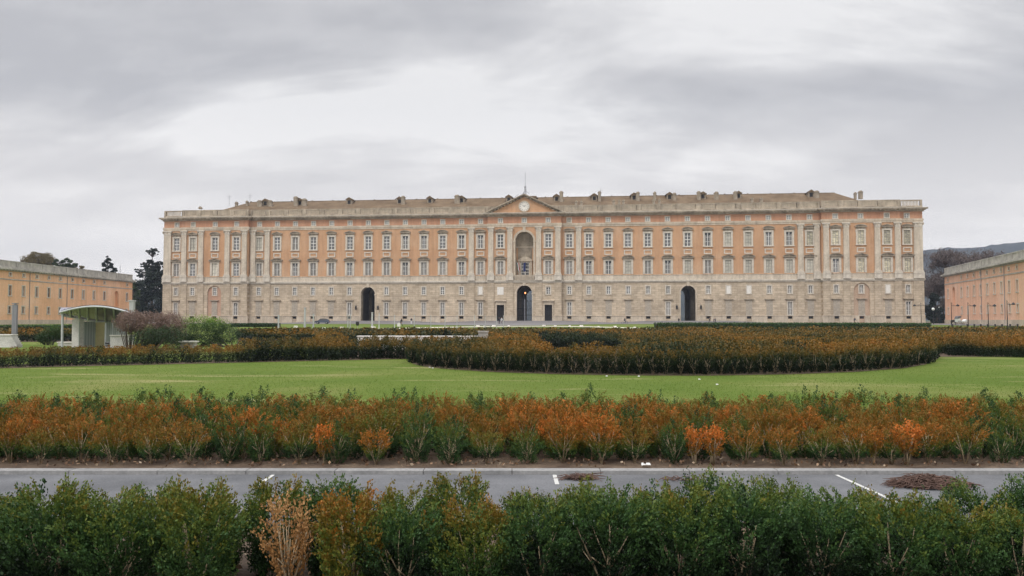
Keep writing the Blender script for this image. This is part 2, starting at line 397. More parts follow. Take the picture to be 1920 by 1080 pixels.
for x0, x1 in SEG:
    y = plane((x0+x1)/2)
    hg, hu, ha = [], [], []
    for b in BAYS:
        if not (x0 < b < x1): continue
        if abs(b) < 0.1:
            hg.append((b-2.5, b+2.5, 1.45, 12.9, True, 1.3)); hu.append((b-2.95, b+2.95, ZU, 30.35, True, 3.2)); ha.append((b-.7, b+.7, 33.3, 34.7))
            continue
        hu.append((b-.95, b+.95, 16.45, 20.75)); hu.append((b-.95, b+.95, 25.2, 29.5)); ha.append((b-.62, b+.62, 33.35, 34.65))
        if abs(abs(b)-ARCH) < .1: hg.append((b-2.35, b+2.35, 1.45, 12.65, True, 1.0)); continue
        if abs(abs(b)-7.78) < .1: hg.append((b-1.2, b+1.2, 1.45, 6.6, False, .9)); hg.append((b-.75, b+.75, 10.0, 12.3)); continue
        if abs(abs(b)-104.76) < .1: hg.append((b-2.4, b+2.4, 0.45, 13.2, True, .35)); continue
        hg.append((b-.65, b+.65, 3.3, 7.4)); hg.append((b-.58, b+.58, 10.1, 12.5)); hg.append((b-.65, b+.65, 2.1, 2.85))
    gl.use(ASH); wall(gl, x0, x1, 0.3, ZS, y, hg, 0.4)
    up.use(STUC); wall(up, x0, x1, ZU, ZA, y, hu, 0.35, LIME)
    at_.use(STUCR); wall(at_, x0, x1, ZB, ZC, y, ha, 0.3, LIME)
    # trim bands stop short of each other at every change of plane
    e0 = x0-(.0 if x0 in (-123.4,) else 0); e1 = x1
    def band(mb, z0, z1, pr, th=0.6, lo=e0, hi=e1):
        front = y-pr
        L_ = lo-(pr if (x0 == -123.4 or plane(x0-.1) > y+.01) else 0); H_ = hi+(pr if (x1 == 123.4 or plane(x1+.1) > y+.01) else 0)
        # where the neighbour stands forward, stop at its face
        mb.box(L_, H_, front, y+th, z0, z1)
    band(string, ZS, ZS+.35, .22); band(string, ZS+.352, ZD, .42)
    band(dado, ZD+.002, ZU-.14, .10); band(dado, ZU-.138, ZU, .2, .3)
    band(arch_, ZA, ZA+.5, .14); band(arch_, ZA+.502, ZB, .26)
    band(corn, ZC, ZC+.42, .35); band(corn, ZC+.422, ZC+.72, .75); band(corn, ZC+.722, ZT-.15, 1.25); corn.use(FRAME); band(corn, ZT-.148, ZT, 1.35); corn.use(LIMED)
    k = x0+.5
    while k < x1-.3:
        corn.box(k-.2, k+.2, y-1.15, y-.752, ZC+.40, ZC+.72); k += 1.12
    # socle: interrupted at the portals and at the basement openings
    cuts = [(h[0], h[1]) for h in hg if h[2] < 1.5 or 2 < h[2] < 2.2]
    cuts = sorted(cuts); p = x0-(.22 if (x0 == -123.4 or plane(x0-.1) > y) else 0); e = x1+(.22 if (x1 == 123.4 or plane(x1+.1) > y) else 0)
    for a, b in cuts+[(e, e)]:
        if a-p > .05: MB().use(LIME).box(p, a-.15 if a != e else e, y-.2, y-.001, .3, 2.95).box(p, a-.15 if a != e else e, y-.3, y-.001, 2.952, 3.14).obj('socle', PAL)
        p = b+.15
    # end returns
    for xx, sgn in ((x0, -1), (x1, 1)):
        nb = plane(xx+sgn*.1) if abs(xx) < 123 else 33
        if nb > y+.01:
            for mb, z0, z1, mt in ((gl, .3, ZS, ASH), (up, ZU, ZA, STUC), (at_, ZB, ZC, STUCR)):
                mb.use(mt); P = [(xx,y,z0),(xx,nb,z0),(xx,nb,z1),(xx,y,z1)]; mb.face(P if sgn > 0 else P[::-1])
            for z0, z1 in ((ZS, ZU), (ZA, ZB), (ZC, ZT)):
                if nb > 5: arch_.use(LIME).box(min(xx, xx-sgn*.5), max(xx, xx-sgn*.5), y+.61, nb, z0, z1)
gl.obj('ground_floor_wall', PAL); up.obj('upper_wall', PAL); at_.obj('attic_wall', PAL); dado.obj('dado', PAL)
string.obj('string_course', PAL); arch_.obj('architrave', PAL); corn.obj('cornice', PAL)
# recessed arched bays of the end blocks
for s in (-1, 1):
    mb = MB().use(STUCN if s < 0 else STUCQ); b = s*104.76
    wall(mb, b-2.5, b+2.5, .4, 13.4, -1.5+.351, [(b-.65, b+.65, 3.3, 7.4), (b-.58, b+.58, 10.1, 12.5), (b-.65, b+.65, 2.1, 2.85)], .3)
    mb.use(LIME).box(b-2.4, b-.8, -1.5+.15, -1.5+.35, .4, 3.1); mb.box(b+.8, b+2.4, -1.5+.15, -1.5+.35, .4, 3.1)
    mb.obj('arched_bay', PAL)
# arch frames with keystone
def archivolt(name, u, y, w, zb, zt, t, pr, z_imp=True, keyz=None):
    mb = MB().use(LIME); r = w/2; sp = zt-r; n = 20
    for i in range(n):
        a, b = math.pi*i/n, math.pi*(i+1)/n
        q = [(u-r*math.cos(a), sp+r*math.sin(a)), (u-(r+t)*math.cos(a), sp+(r+t)*math.sin(a)), (u-(r+t)*math.cos(b), sp+(r+t)*math.sin(b)), (u-r*math.cos(b), sp+r*math.sin(b))]
        mb.prism(q, y-pr, y-.002)
    for s in (-1, 1):
        a, b = sorted((u+s*r, u+s*(r+t))); mb.box(a, b, y-pr, y-.002, zb, sp-.45)
        a, b = sorted((u+s*(r-.12), u+s*(r+t+.18))); mb.box(a, b, y-pr-.12, y-.002, sp-.448, sp-.002)
    k = keyz or zt+t+.5
    mb.prism([(u-.35, zt-.15), (u+.35, zt-.15), (u+.5, k), (u-.5, k)], y-pr-.2, y-pr-.002)
    return mb.obj(name, PAL)
archivolt('portal_frame', 0, -1.2, 5.0, 1.4, 12.9, .42, .12, keyz=ZS)
archivolt('portal_frame', -ARCH, 0, 4.7, 1.4, 12.65, .42, .12, keyz=ZS)
archivolt('portal_frame', ARCH, 0, 4.7, 1.4, 12.65, .42, .12, keyz=ZS)
archivolt('niche_frame', 0, -1.2, 5.9, ZU, 30.35, .62, .16, keyz=ZA)
# vaulted carriage passages
def passage(u, y0, w, zt, length, ribs):
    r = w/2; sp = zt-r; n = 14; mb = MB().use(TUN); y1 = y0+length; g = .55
    for i in range(n):
        a, b = math.pi*i/n, math.pi*(i+1)/n
        mb.face([(u-(r+g)*math.cos(a), y0, sp+(r+g)*math.sin(a)), (u-(r+g)*math.cos(b), y0, sp+(r+g)*math.sin(b)), (u-(r+g)*math.cos(b), y1, sp+(r+g)*math.sin(b)), (u-(r+g)*math.cos(a), y1, sp+(r+g)*math.sin(a))])
    for s in (-1, 1):
        x = u+s*(r+g); mb.face([(x, y0, .6), (x, y1, .6), (x, y1, sp), (x, y0, sp)])
    mb.use(FAPH).face([(u-r-g, y0-.5, 1.47), (u+r+g, y0-.5, 1.47), (u+r+g, y1, 1.47), (u-r-g, y1, 1.47)])
    mb.use(LIMED)
    for k in range(ribs):
        ya = y0+.4+k*(length-1.6)/max(ribs-1, 1)
        rr = r if k % 2 == 0 else r-.45
        for i in range(n):
            a, b = math.pi*i/n, math.pi*(i+1)/n
            q = [(u-rr*math.cos(a), sp+rr*math.sin(a)), (u-(r+g)*math.cos(a), sp+(r+g)*math.sin(a)), (u-(r+g)*math.cos(b), sp+(r+g)*math.sin(b)), (u-rr*math.cos(b), sp+rr*math.sin(b))]
            mb.prism(q, ya, ya+1.1)
        for s in (-1, 1):
            a, b = sorted((u+s*rr, u+s*(r+g))); mb.box(a, b, ya, ya+1.1, .6, sp)
    return mb.obj('vaulted_passage', PAL)
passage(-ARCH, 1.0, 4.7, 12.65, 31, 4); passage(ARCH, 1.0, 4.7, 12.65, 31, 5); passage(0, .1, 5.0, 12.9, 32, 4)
back = MB().use(STUC); wall(back, -123.4, 123.4, .3, ZT, 33.0, [(-ARCH-2.9, -ARCH+2.9, 1.4, 12.9, True, 1), (ARCH-2.9, ARCH+2.9, 1.4, 12.9, True, 1), (-3, 3, 1.4, 13.2, True, 1)], 1.0)
back.obj('rear_wall', PAL)
# central niche back wall, with its own window, pediment and plaque
mb = MB().use(LIMED).box(-3.5, 3.5, 2.0, 2.3, ZU-.1, 31); mb.use(STUC).box(-2.9, -2.35, 1.95, 1.999, ZU, 25.3).box(2.35, 2.9, 1.95, 1.999, ZU, 25.3); mb.use(LIME).box(-3.4, 3.4, 1.9, 1.998, 25.4, 25.8); mb.box(-3.2, 3.2, -1.1, 1.99, ZU-.2, ZU+.01)
mb.use(LIMED).box(-2.0, 2.0, 1.85, 1.997, 22.4, 25.0)
mb.use(LIME); mb.prism([(-2.4, 20.9), (2.4, 20.9), (2.4, 21.3), (1.5, 22.0), (.6, 22.35), (-.6, 22.35), (-1.5, 22.0), (-2.4, 21.3)], 1.4, 1.996)
for s in (-1, 1): mb.box(s*1.9-.35, s*1.9+.35, 1.6, 1.996, ZU, 20.9); mb.use(LIMED).box(s*2.9-.22, s*2.9+.22, 1.3, 1.8, ZU, 21.3).use(LIME)
mb.obj('niche_back', PAL)
# iron gates in the portals, doors beside the centre
mb = MB().use(IRON)
for k in range(-12, 13): mb.box(k*.2-.025, k*.2+.025, .55, .60, 1.5, 8.0)
for z in (1.6, 3.2, 5.4, 7.9): mb.box(-2.48, 2.48, .53, .62, z, z+.12)
mb.use(STEEL).box(-.12, .12, .45, .7, 1.5, 8.6); mb.obj('iron_gate', PAL)
lan = MB().use(IRON); lan.tube([(0, 2.5, 12.4), (0, 2.5, 11.1)], .03); lan.lathe([(.05, 11.1), (.3, 10.9), (.28, 10.2), (.1, 10.0)], 0, 2.5, 10); LAMP = bpy.data.materials.new('lamp_glow'); LAMP.use_nodes = True
bp = LAMP.node_tree.nodes['Principled BSDF']; bp.inputs['Base Color'].default_value = (1, .4, .15, 1); bp.inputs['Emission Color'].default_value = (1, .35, .12, 1); bp.inputs['Emission Strength'].default_value = 3
lan.use(LAMP).lathe([(.02, 10.85), (.22, 10.8), (.2, 10.3), (.02, 10.25)], 0, 2.3, 10); lan.obj('hanging_lantern', PAL)
for s in (-1, 1):
    b = s*7.78; mb = MB().use(LIME)
    mb.box(b-1.6, b-1.202, -1.38, -1.202, 1.4, 6.9); mb.box(b+1.202, b+1.6, -1.38, -1.202, 1.4, 6.9); mb.box(b-1.2, b+1.2, -1.38, -1.202, 6.6, 6.9)
    mb.box(b-1.5, b+1.5, -1.34, -1.202, 6.902, 7.75); mb.box(b-1.9, b+1.9, -1.75, -1.202, 7.752, 8.1); d = mb.obj('door_frame', PAL)
    mb = MB().use(DARK).box(b-1.3, b+1.3, -.31, -.2, 1.4, 6.7); mb.use(IRON)
    for q in (-.62, 0, .62): mb.box(b+q-.05, b+q+.05, -.42, -.36, 1.5, 6.6)
    for z in (1.5, 4.4, 6.4): mb.box(b-1.2, b+1.2, -.43, -.37, z, z+.12)
    mb.obj('door', d)
# lanterns on the wall by the side arches
LW = MB().use(IRON); LW.box(-.04, .04, -.7, 0, 6.6, 6.68); LW.lathe([(.02, 6.5), (.28, 6.2), (.32, 6.1), (.24, 5.2), (.05, 5.0)], 0, -.62, 8); lwm = LW.mesh('wall_lantern')
for u in (-ARCH-3.9, -ARCH+3.6, ARCH-3.6, ARCH+3.9): put('wall_lantern', lwm, PAL, (u, 0, 0))
# pilasters
def pil_parts(w, d):
    sh = MB().use(LIMEP)
    sh.prism([(-w/2, 17.0), (w/2, 17.0), (w/2-.06, 30.4), (-w/2+.06, 30.4)], -d, -.001)
    bs = MB().use(FRAME).box(-w/2-.28, w/2+.28, -d-.25, -.001, ZD+.003, ZU-.14); bs.box(-w/2-.38, w/2+.38, -d-.34, -.001, ZU-.138, ZU+.02)
    bs.box(-w/2-.22, w/2+.22, -d-.2, -.001, ZU+.022, 16.55); bs.box(-w/2-.1, w/2+.1, -d-.1, -.001, 16.552, 16.998)
    cp = MB().use(FRAME); cp.box(-w/2-.02, w/2+.02, -d-.05, -.001, 30.402, 30.6); cp.box(-w/2-.28, w/2+.28, -d-.28, -.001, 31.6, ZA-.002)
    cp.prism([(-w/2+.02, 30.602), (w/2-.02, 30.602), (w/2+.2, 31.598), (-w/2-.2, 31.598)], -d-.1, -.002)
    for s in (-1, 1): cp.use(LIMED).tube([(s*(w/2+.05), -d-.32, 31.3), (s*(w/2+.05), -d-.02, 31.3)], .3, 10); cp.use(LIME)
    cp.box(-.18, .18, -d-.3, -d-.1, 31.0, 31.55)
    return sh.mesh('pilaster'), bs.mesh('base'), cp.mesh('capital')
pm = {1.75: pil_parts(1.75, .55), 2.6: pil_parts(2.6, .55)}
gpil = {}
def gp(w):
    if w not in gpil:
        mb = MB().use(ASH).box(-w/2-.25, w/2+.25, -.22, -.001, 3.142, ZS-.001); gpil[w] = mb.mesh('buttress_strip')
    return gpil[w]
for c, w in ((4.65, 1.75), (10.9, 1.75), (17.5, 1.75), (86.95, 1.75), (94.3, 1.75), (100.3, 1.75), (109.6, 1.75), (115.6, 1.75), (121.9, 2.6)):
    for s in (-1, 1):
        p = put('pilaster', pm[w][0], PAL, (s*c, plane(s*c), 0)); put('base', pm[w][1], p); put('capital', pm[w][2], p)
        put('buttress_strip', gp(w), PAL, (s*c, plane(s*c), 0))
for s in (-1, 1):   # pilasters tucked into the re-entrant corners
    p = put('pilaster', pm[1.75][0], PAL, (s*91.9, 0, 0)); put('base', pm[1.75][1], p); put('capital', pm[1.75][2], p)
# windows -------------------------------------------------------------
def hood(mb, w, z, h, seg):
    mb.box(-w/2, w/2, -.55, -.001, z, z+.2); n = 10
    if seg: top = [(-w/2+w*i/n, z+.202+h*math.sin(math.pi*i/n)**.8) for i in range(n+1)]
    else: top = [(-w/2, z+.21), (-w/2*.5, z+.26+h*.35), (0, z+.2+h), (w/2*.5, z+.26+h*.35), (w/2, z+.21)]
    # raised rim over a recessed field
    for (a, b), (c, d) in zip(top[:-1], top[1:]):
        mb.prism([(a, b), (c, d), (c, d+.22), (a, b+.22)], -.55, -.002)
    mb.prism([(-w/2, z+.202)]+[(w/2, z+.202)]+[p for p in reversed(top[1:-1])], -.22, -.003)
def surround(zb, zt, hw, seg, kind):
    mb = MB().use(FRAME); o = hw+.52
    mb.box(-o, -hw, -.16, -.001, zb-.02, zt+.0); mb.box(hw, o, -.16, -.001, zb-.02, zt); mb.box(-o, o, -.16, -.001, zt+.002, zt+.5)
    if kind == 'tall':
        mb.box(-o-.12, o+.12, -.3, -.001, zb-.32, zb-.022); mb.box(-o-.1, -o-.002, -.1, -.001, zt-.6, zt+.45); mb.box(o+.002, o+.1, -.1, -.001, zt-.6, zt+.45)
        mb.use(LIMED); mb.box(-o+.15, o-.15, -.1, -.001, zt+.502, zt+.95); hood(mb, 3.5, zt+.96, .55, seg); mb.use(FRAME)
        # framed relief panel under the sill
        a, b, c, d = -1.3, 1.3, 22.65, 24.2
        mb.box(a, b, -.14, -.001, c, c+.3); mb.box(a, b, -.14, -.001, d-.3, d); mb.box(a, a+.36, -.14, -.001, c+.302, d-.302); mb.box(b-.36, b, -.14, -.001, c+.302, d-.302)
    else:
        mb.use(LIMED); mb.box(-o-.06, o+.06, -.4, -.001, zt+.502, zt+.68); hood(mb, 4.0, zt+.7, .62, seg); mb.use(FRAME)
        mb.box(-o-.14, -o-.002, -.1, -.001, zb-.02, zt+.45); mb.box(o+.002, o+.14, -.1, -.001, zb-.02, zt+.45)
    return mb.mesh('window')
def sash(kind, hw, zb, zt):
    g = MB(); y = .24
    if kind == 'open':
        g.use(GLASS).box(-hw, hw, y, y+.05, zb, zt); g.use(WHITE); rows = 4; t = .055; cm = .11
    elif kind == 'shut':
        g.use(SHUT).box(-hw, hw, y, y+.05, zb, zt); g.use(SHUT)
        k = zb+.2
        while k < zt-.15: g.box(-hw+.16, -.14, y-.05, y-.001, k, k+.07); g.box(.14, hw-.16, y-.05, y-.001, k, k+.07); k += .19
        g.use(WHITE); rows = 2; t = .04; cm = .09
    elif kind == 'grey':
        g.use(GLASS).box(-hw, hw, y, y+.05, zb, zt); g.use(SHUT).box(-hw*.95, -hw*.42, y-.03, y-.001, zb, zt-.8); g.box(hw*.42, hw*.95, y-.03, y-.001, zb, zt-.8); g.use(WHITE); rows = 3; t = .045; cm = .10
    elif kind == 'blind':
        g.use(BLIND).box(-hw, hw, y, y+.05, zb, zt); g.use(SHUT); rows = 4; t = .025; cm = .05
    elif kind == 'gold':
        g.use(GOLD).box(-hw, hw, y, y+.05, zb, zt); g.use(SHUT); rows = 6; t = .03; cm = .07
    elif kind == 'board':
        g.use(BOARD).box(-.98, .98, -.13, -.102, zb+.05, zt+.2); g.use(SHUT).box(-.03, .03, -.145, -.131, zb+.05, zt+.2); g.box(-.98, .98, -.14, -.1305, zb+2.2, zb+2.26); return g.mesh('shutter')
    elif kind == 'stone':
        g.use(PLAQ).box(-hw*1.15, hw*1.15, -.05, y, zb, zt); return g.mesh('plaque')
    f = .10 if kind == 'open' else .07
    g.box(-hw, -hw+f, y-.1, y-.002, zb, zt); g.box(hw-f, hw, y-.1, y-.002, zb, zt); g.box(-hw+f, hw-f, y-.1, y-.002, zb, zb+f); g.box(-hw+f, hw-f, y-.1, y-.002, zt-f, zt)
    g.box(-cm, cm, y-.11, y-.003, zb+f, zt-f)
    for i in range(1, rows):
        z = zb+(zt-zb)*i/rows; th = t*1.8 if (kind == 'open' and i == 2) else t
        g.box(-hw+f, -cm, y-.09, y-.004, z-th, z+th); g.box(cm, hw-f, y-.09, y-.004, z-th, z+th)
    if kind in ('open', 'gold') and hw > .9:
        for s in (-1, 1): g.box(s*hw*.52-.025, s*hw*.52+.025, y-.07, y-.005, zb+f, zt-f)
    return g.mesh('casement')
sm = {(z, sg): surround(zb, zt, .95, sg, kd) for (z, zb, zt, kd) in (('u', 25.2, 29.5, 'tall'), ('l', 16.45, 20.75, 'low')) for sg in (True, False)}
sashes = {}
def sash_m(k, hw, zb, zt):
    key = (k, hw, zb)
    if key not in sashes: sashes[key] = sash(k, hw, zb, zt)
    return sashes[key]
def small_surround(hw, zb, zt, t, name, hoody=None, col=None):
    mb = MB().use(col or FRAME); o = hw+t
    mb.box(-o, -hw, -.1, -.001, zb, zt); mb.box(hw, o, -.1, -.001, zb, zt); mb.box(-o, o, -.1, -.001, zt+.002, zt+t); mb.box(-o-.06, o+.06, -.16, -.001, zb-t*.8, zb-.002)
    if hoody:
        mb.use(LIMED).box(-o+.1, o-.1, -.12, -.001, zt+t+.002, hoody-.002); mb.box(-1.5, 1.5, -.5, -.001, hoody+.18, hoody+.42); mb.box(-1.3, 1.3, -.3, -.001, hoody, hoody+.178)
    return mb.mesh(name)
mezz = small_surround(.58, 10.1, 12.5, .34, 'mezzanine_window'); grd = small_surround(.65, 3.3, 7.4, .30, 'ground_window', 7.95)
attm = small_surround(.62, 33.35, 34.65, .26, 'attic_window'); bas = MB().use(DARK).box(-.65, .65, .2, .3, 2.1, 2.85); bas.use(IRON)
for q in (-.4, -.13, .13, .4): bas.box(q-.02, q+.02, .05, .09, 2.1, 2.85)
bas = bas.mesh('basement_opening')
up_kind = {0:'open',1:'blind',2:'open',3:'open',4:'blind',5:'open',6:'shut'}
lo_kind = {0:'shut',1:'open',2:'blind',3:'open'}
for i, b in enumerate(BAYS):
    y = plane(b)
    if abs(b) > .1:
        if i in up_kind: ku = up_kind[i]
        elif i < 19: ku = 'open' if i in (7,8,9,10,11,14,17) else 'grey'
        elif i < 27: ku = 'open'
        elif i < 30: ku = ('grey','blind','blind')[i-27]
        elif i < 33: ku = 'gold' if i == 32 else 'grey'
        else: ku = 'gold'
        if i in lo_kind: kl = lo_kind[i]
        elif i < 22: kl = 'shut' if i % 3 else 'grey'
        elif i < 28: kl = ('shut', 'grey', 'blind')[i % 3]
        else: kl = 'blind' if i < 34 else 'gold'
        if i == 33: kl = 'grey'
        w = put('window', sm[('u', i % 2 == 0)], PAL, (b, y, 0)); put('casement', sash_m(ku, .95, 25.2, 29.5), w)
        w = put('lower_window', sm[('l', i % 2 == 1)], PAL, (b, y, 0)); put('casement', sash_m(kl, .95, 16.45, 20.75), w)
    w = put('attic_window', attm, PAL, (b, y, 0)); put('casement', sash_m('blind' if i in (1, 20, 35) else 'open', .62, 33.35, 34.65), w)
    if abs(b) < .1 or abs(abs(b)-ARCH) < .1: continue
    if abs(abs(b)-104.76) < .1: y += .35
    if abs(abs(b)-7.78) < .1:
        if b < 0: put('plaque', sash_m('stone', .9, 9.9, 12.4), PAL, (b, y, 0))
        else: w = put('mezzanine_window', mezz, PAL, (b, y, 0)); put('casement', sash_m('grey', .75, 10.0, 12.3), w)
        continue
    w = put('mezzanine_window', mezz, PAL, (b, y, 0))
    km = 'stone' if i in (16, 28, 29, 35) else 'open' if (i < 24 and i not in (0,)) else 'shut'
    put('plaque' if km == 'stone' else 'casement', sash_m(km, .58, 10.1, 12.5), w)
    w = put('ground_window', grd, PAL, (b, y, 0)); kg = 'board' if i in (1,2,4,5,6,7,8) or (20 < i < 36 and i not in (25, 31)) else 'grey' if i in (3, 36, 20) else 'shut'
    put('casement', sash_m(kg, .65, 3.3, 7.4), w); put('basement_opening', bas, PAL, (b, y, 0))
# attic window of the centre and niche window
w = put('niche_window', MB().use(LIME).box(-1.6, -1.302, 1.75, 1.995, ZU, 20.8).box(1.302, 1.6, 1.75, 1.995, ZU, 20.8).box(-1.6, 1.6, 1.75, 1.995, 20.5, 20.88).mesh('niche_window'), PAL)
put('casement', sash_m('open', 1.3, ZU, 20.5), w, (0, 1.64, 0))
FLB = plain('blue_flag_cloth', (0.02, 0.03, 0.12), .8); FLG = plain('green_flag_cloth', (.04, .12, .06), .8); FLR = plain('red_flag_cloth', (.35, .04, .03), .8); FLW = plain('white_flag_cloth', (.7, .7, .7), .8)
def flag(x0, cols, lean):
    mb = MB().use(STEEL).tube([(x0, -1.1, 17.0), (x0+lean, -2.2, 20.6)], .04, 6); n = len(cols)
    for k, c in enumerate(cols):
        mb.use(c); zz = [20.2, 19.2, 18.2, 17.4]
        for a, b in zip(zz[:-1], zz[1:]):
            f = lambda z, q: (x0+lean*(z-17)/3.6+(q/n)*.75*(1 if x0 < 0 else -1)+.06*math.sin(z*4+q), -1.1-1.1*(z-17)/3.6+.05*math.sin(q*3+z*5), z)
            mb.face([f(b, k), f(b, k+1), f(a, k+1), f(a, k)])
    return mb
flag(-2.0, [FLG, FLW, FLR], -.5).obj('flag', PAL); flag(.4, [FLB, FLB], .2).obj('flag', PAL)
# balcony rails: low balustrade line over the string course is the dado; central balcony railing
mb = MB().use(LIME); mb.box(-3.2, 3.2, -1.98, -1.66, 16.0, 16.2)
for k in range(-12, 13): mb.box(k*.25-.06, k*.25+.06, -1.9, -1.74, 14.6, 16.0)
mb.obj('balcony_balustrade', PAL)
# pediment and clock
mb = MB().use(STUC); H = 42.6; yb = -1.2
mb.prism([(-11.2, ZT), (11.2, ZT), (0, H-.9)], yb-.1, yb+1.5)
def rake(mb, s, t0, t1, y0, y1):
    a = Vector((s*13.3, ZT)); b = Vector((0, H)); d = (b-a).normalized(); nrm = Vector((-d.y, d.x))*(1 if s < 0 else -1)
    if nrm.y < 0: nrm = -nrm
    q = [a+nrm*t0, Vector((0, H+t0/abs(nrm.y))), Vector((0, H+t1/abs(nrm.y))), a+nrm*t1]
    q = [(p.x, p.y) for p in q]
    if s > 0: q = q[::-1]
    mb.prism(q, y0, y1)
mb.use(LIMED)
for s in (-1, 1):
    rake(mb, s, -.62, -.32, yb-.55, yb+1.5); rake(mb, s, -.318, .0, yb-1.3, yb+1.5)
    for k in range(1, 12):
        f = k/12; x = s*12.6*(1-f); z = ZT+(H-ZT)*f*.97-.42; mb.box(x-.2, x+.2, yb-1.0, yb-.552, z-.36, z-.06)
PED = mb.obj('pediment', PAL)
ck = MB().use(LIME); seg = 40
ring = lambda r: [(r*math.cos(2*math.pi*i/seg), 38.55+r*math.sin(2*math.pi*i/seg)) for i in range(seg)]
for r0, r1, pr in ((1.55, 1.85, .35),):
    A, B = ring(r0), ring(r1)
    for i in range(seg): j = (i+1) % seg; ck.prism([A[i], B[i], B[j], A[j]], yb-.1-pr, yb-.102)
ck.use(PLAQ).prism(ring(1.56), yb-.3, yb-.101); CK = ck.obj('clock', PED)
hd = MB().use(IRON); hd.cur = 0
for i in range(12):
    a = math.pi*i/6; c, s = math.cos(a), math.sin(a)
    P = [(c*1.12-s*.07, 38.55+s*1.12+c*.07), (c*1.12+s*.07, 38.55+s*1.12-c*.07), (c*1.42+s*.07, 38.55+s*1.42-c*.07), (c*1.42-s*.07, 38.55+s*1.42+c*.07)]
    hd.prism(P, yb-.34, yb-.301)
for a, ln, wd in ((R(150), 1.15, .07), (R(32), .8, .09)):
    c, s = math.cos(a), math.sin(a)
    hd.prism([(s*wd, 38.55-c*wd), (c*ln, 38.55+s*ln), (-s*wd, 38.55+c*wd), (-c*.2, 38.55-s*.2)][::1], yb-.36, yb-.342)
hd.obj('clock_hands', PED)
# parapet and balustrade
pp = MB().use(LIMED); bal = MB().use(LIME)
for x0, x1 in SEG:
    y = plane((x0+x1)/2)-.1
    if x0 == -12.0: y += 1.6
    yb2 = y+.9
    openb = abs((x0+x1)/2) > 118
    pp.use(LIMED).box(x0, x1, y-.15, yb2, ZT+.002, ZT+.55); pp.box(x0, x1, y+.08, yb2-.12, 38.62, 38.92)
    if openb:
        pass
    else: pp.box(x0, x1, y+.42, yb2-.2, ZT+.552, 38.618)
    n = max(1, round((x1-x0)/6.2)); st = (x1-x0)/n
    for k in range(n+1):
        c = x0+k*st; w_ = .55 if openb else .8; a, b2 = max(x0, c-w_), min(x1, c+w_); pp.box(a, b2, y-.02, yb2-.05, ZT+.553, 38.619)
    for k in range(n):
        c = x0+k*st+1.0; e_ = x0+(k+1)*st-.95; bal = MB().use(LIME).box(c-.1, e_, y+.12, y+.41, ZT+.553, ZT+.65).box(c-.1, e_, y+.12, y+.41, 38.5, 38.617)
        while c < e_: bal.box(c-.1, c+.1, y+.18, y+.39, ZT+.65, 38.5); c += .34 if not openb else .42
        bal.obj('balustrade', PAL)
pp.obj('parapet', PAL)
# roof, dormers, chimneys
ZR, YR = 43.6, 13.5
rf = MB().use(TILE)
rf.face([(-110, .9, 37.6), (110, .9, 37.6), (101.5, YR, ZR), (-99.5, YR, ZR)]); rf.face([(110, 26, 37.6), (-110, 26, 37.6), (-99.5, YR, ZR), (101.5, YR, ZR)])
rf.face([(-110, 26, 37.6), (-110, .9, 37.6), (-99.5, YR, ZR)]); rf.face([(110, .9, 37.6), (110, 26, 37.6), (101.5, YR, ZR)])
rf.use(LIMED).face([(-123.3, .9, 37.0), (123.3, .9, 37.0), (123.3, 33, 37.0), (-123.3, 33, 37.0)])
k = -99.
while k < 101: rf.use(TILE).box(k-.16, k+.16, YR-.2, YR+.2, ZR-.1, ZR+.35); k += 7.5
rf.use(TILE).box(-99.5, 101.5, YR-.18, YR+.18, ZR-.12, ZR+.12)
RF = rf.obj('roof', PAL)
def roofz(y): return 37.6+(ZR-37.6)*(y-.9)/(YR-.9)
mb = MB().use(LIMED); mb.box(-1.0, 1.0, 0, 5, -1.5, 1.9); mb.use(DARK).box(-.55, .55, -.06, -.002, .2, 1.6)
mb.use(TILE); mb.prism([(-1.45, 1.9), (1.45, 1.9), (0, 2.85)], -.45, 5); mb.use(LIMED).box(-1.25, 1.25, -.2, .0, 1.75, 1.898)
dm = mb.mesh('dormer')
for px in (495, 560, 653, 748, 805, 865, 954, 1044, 1115, 1190, 1257, 1320, 1387, 1524): put('dormer', dm, RF, (pinv(px, 9.5), 9.5, roofz(9.5))).scale = (.9, .9, .88)
def chim(px, top, w=.9, y=9., mat=LIMED, cap=True):
    u = pinv(px, y); zt = EYE+(HZ-top)*(PY-u*math.sin(-ROT)+y)/F; z0 = roofz(y)-1
    mb = MB().use(mat).box(-w/2, w/2, -.5, .5, z0, zt-.5)
    if cap: mb.use(mat).box(-w/2-.12, w/2+.12, -.62, .62, zt-.498, zt-.3); mb.prism([(-w/2, zt-.3), (w/2, zt-.3), (w*.25, zt+.1), (-w*.25, zt+.1)], -.5, .5)
    return put('chimney', mb.mesh('chimney'), RF, (u, y, 0))
for px, t, w in ((505, 375, 1.3), (485, 375, 1.6), (553, 368, 1.5), (569, 372, 1.6), (755, 367, 1.3), (857, 365, 1.8), (1053, 358, 1.2), (1125, 358, 1.0), (1197, 359, 1.2), (1229, 359, .9), (1266, 361, 1.2), (1312, 358, 1.2), (1345, 359, 1.4), (1381, 358, 1.2), (1534, 357, 1.5), (1617, 357, 1.2), (300+141, 378, .8), (373, 387, .9), (461, 376, .7), (1607, 360, .7)):
    chim(px, t, w, 9. if 480 < px < 1590 else 10.)
for px, t in ((1081, 376), (1091, 376), (1152, 374), (1162, 374), (1170, 374), (1227, 373), (1238, 373), (1412, 370), (1430, 370)): chim(px, t, .8, 3.2)
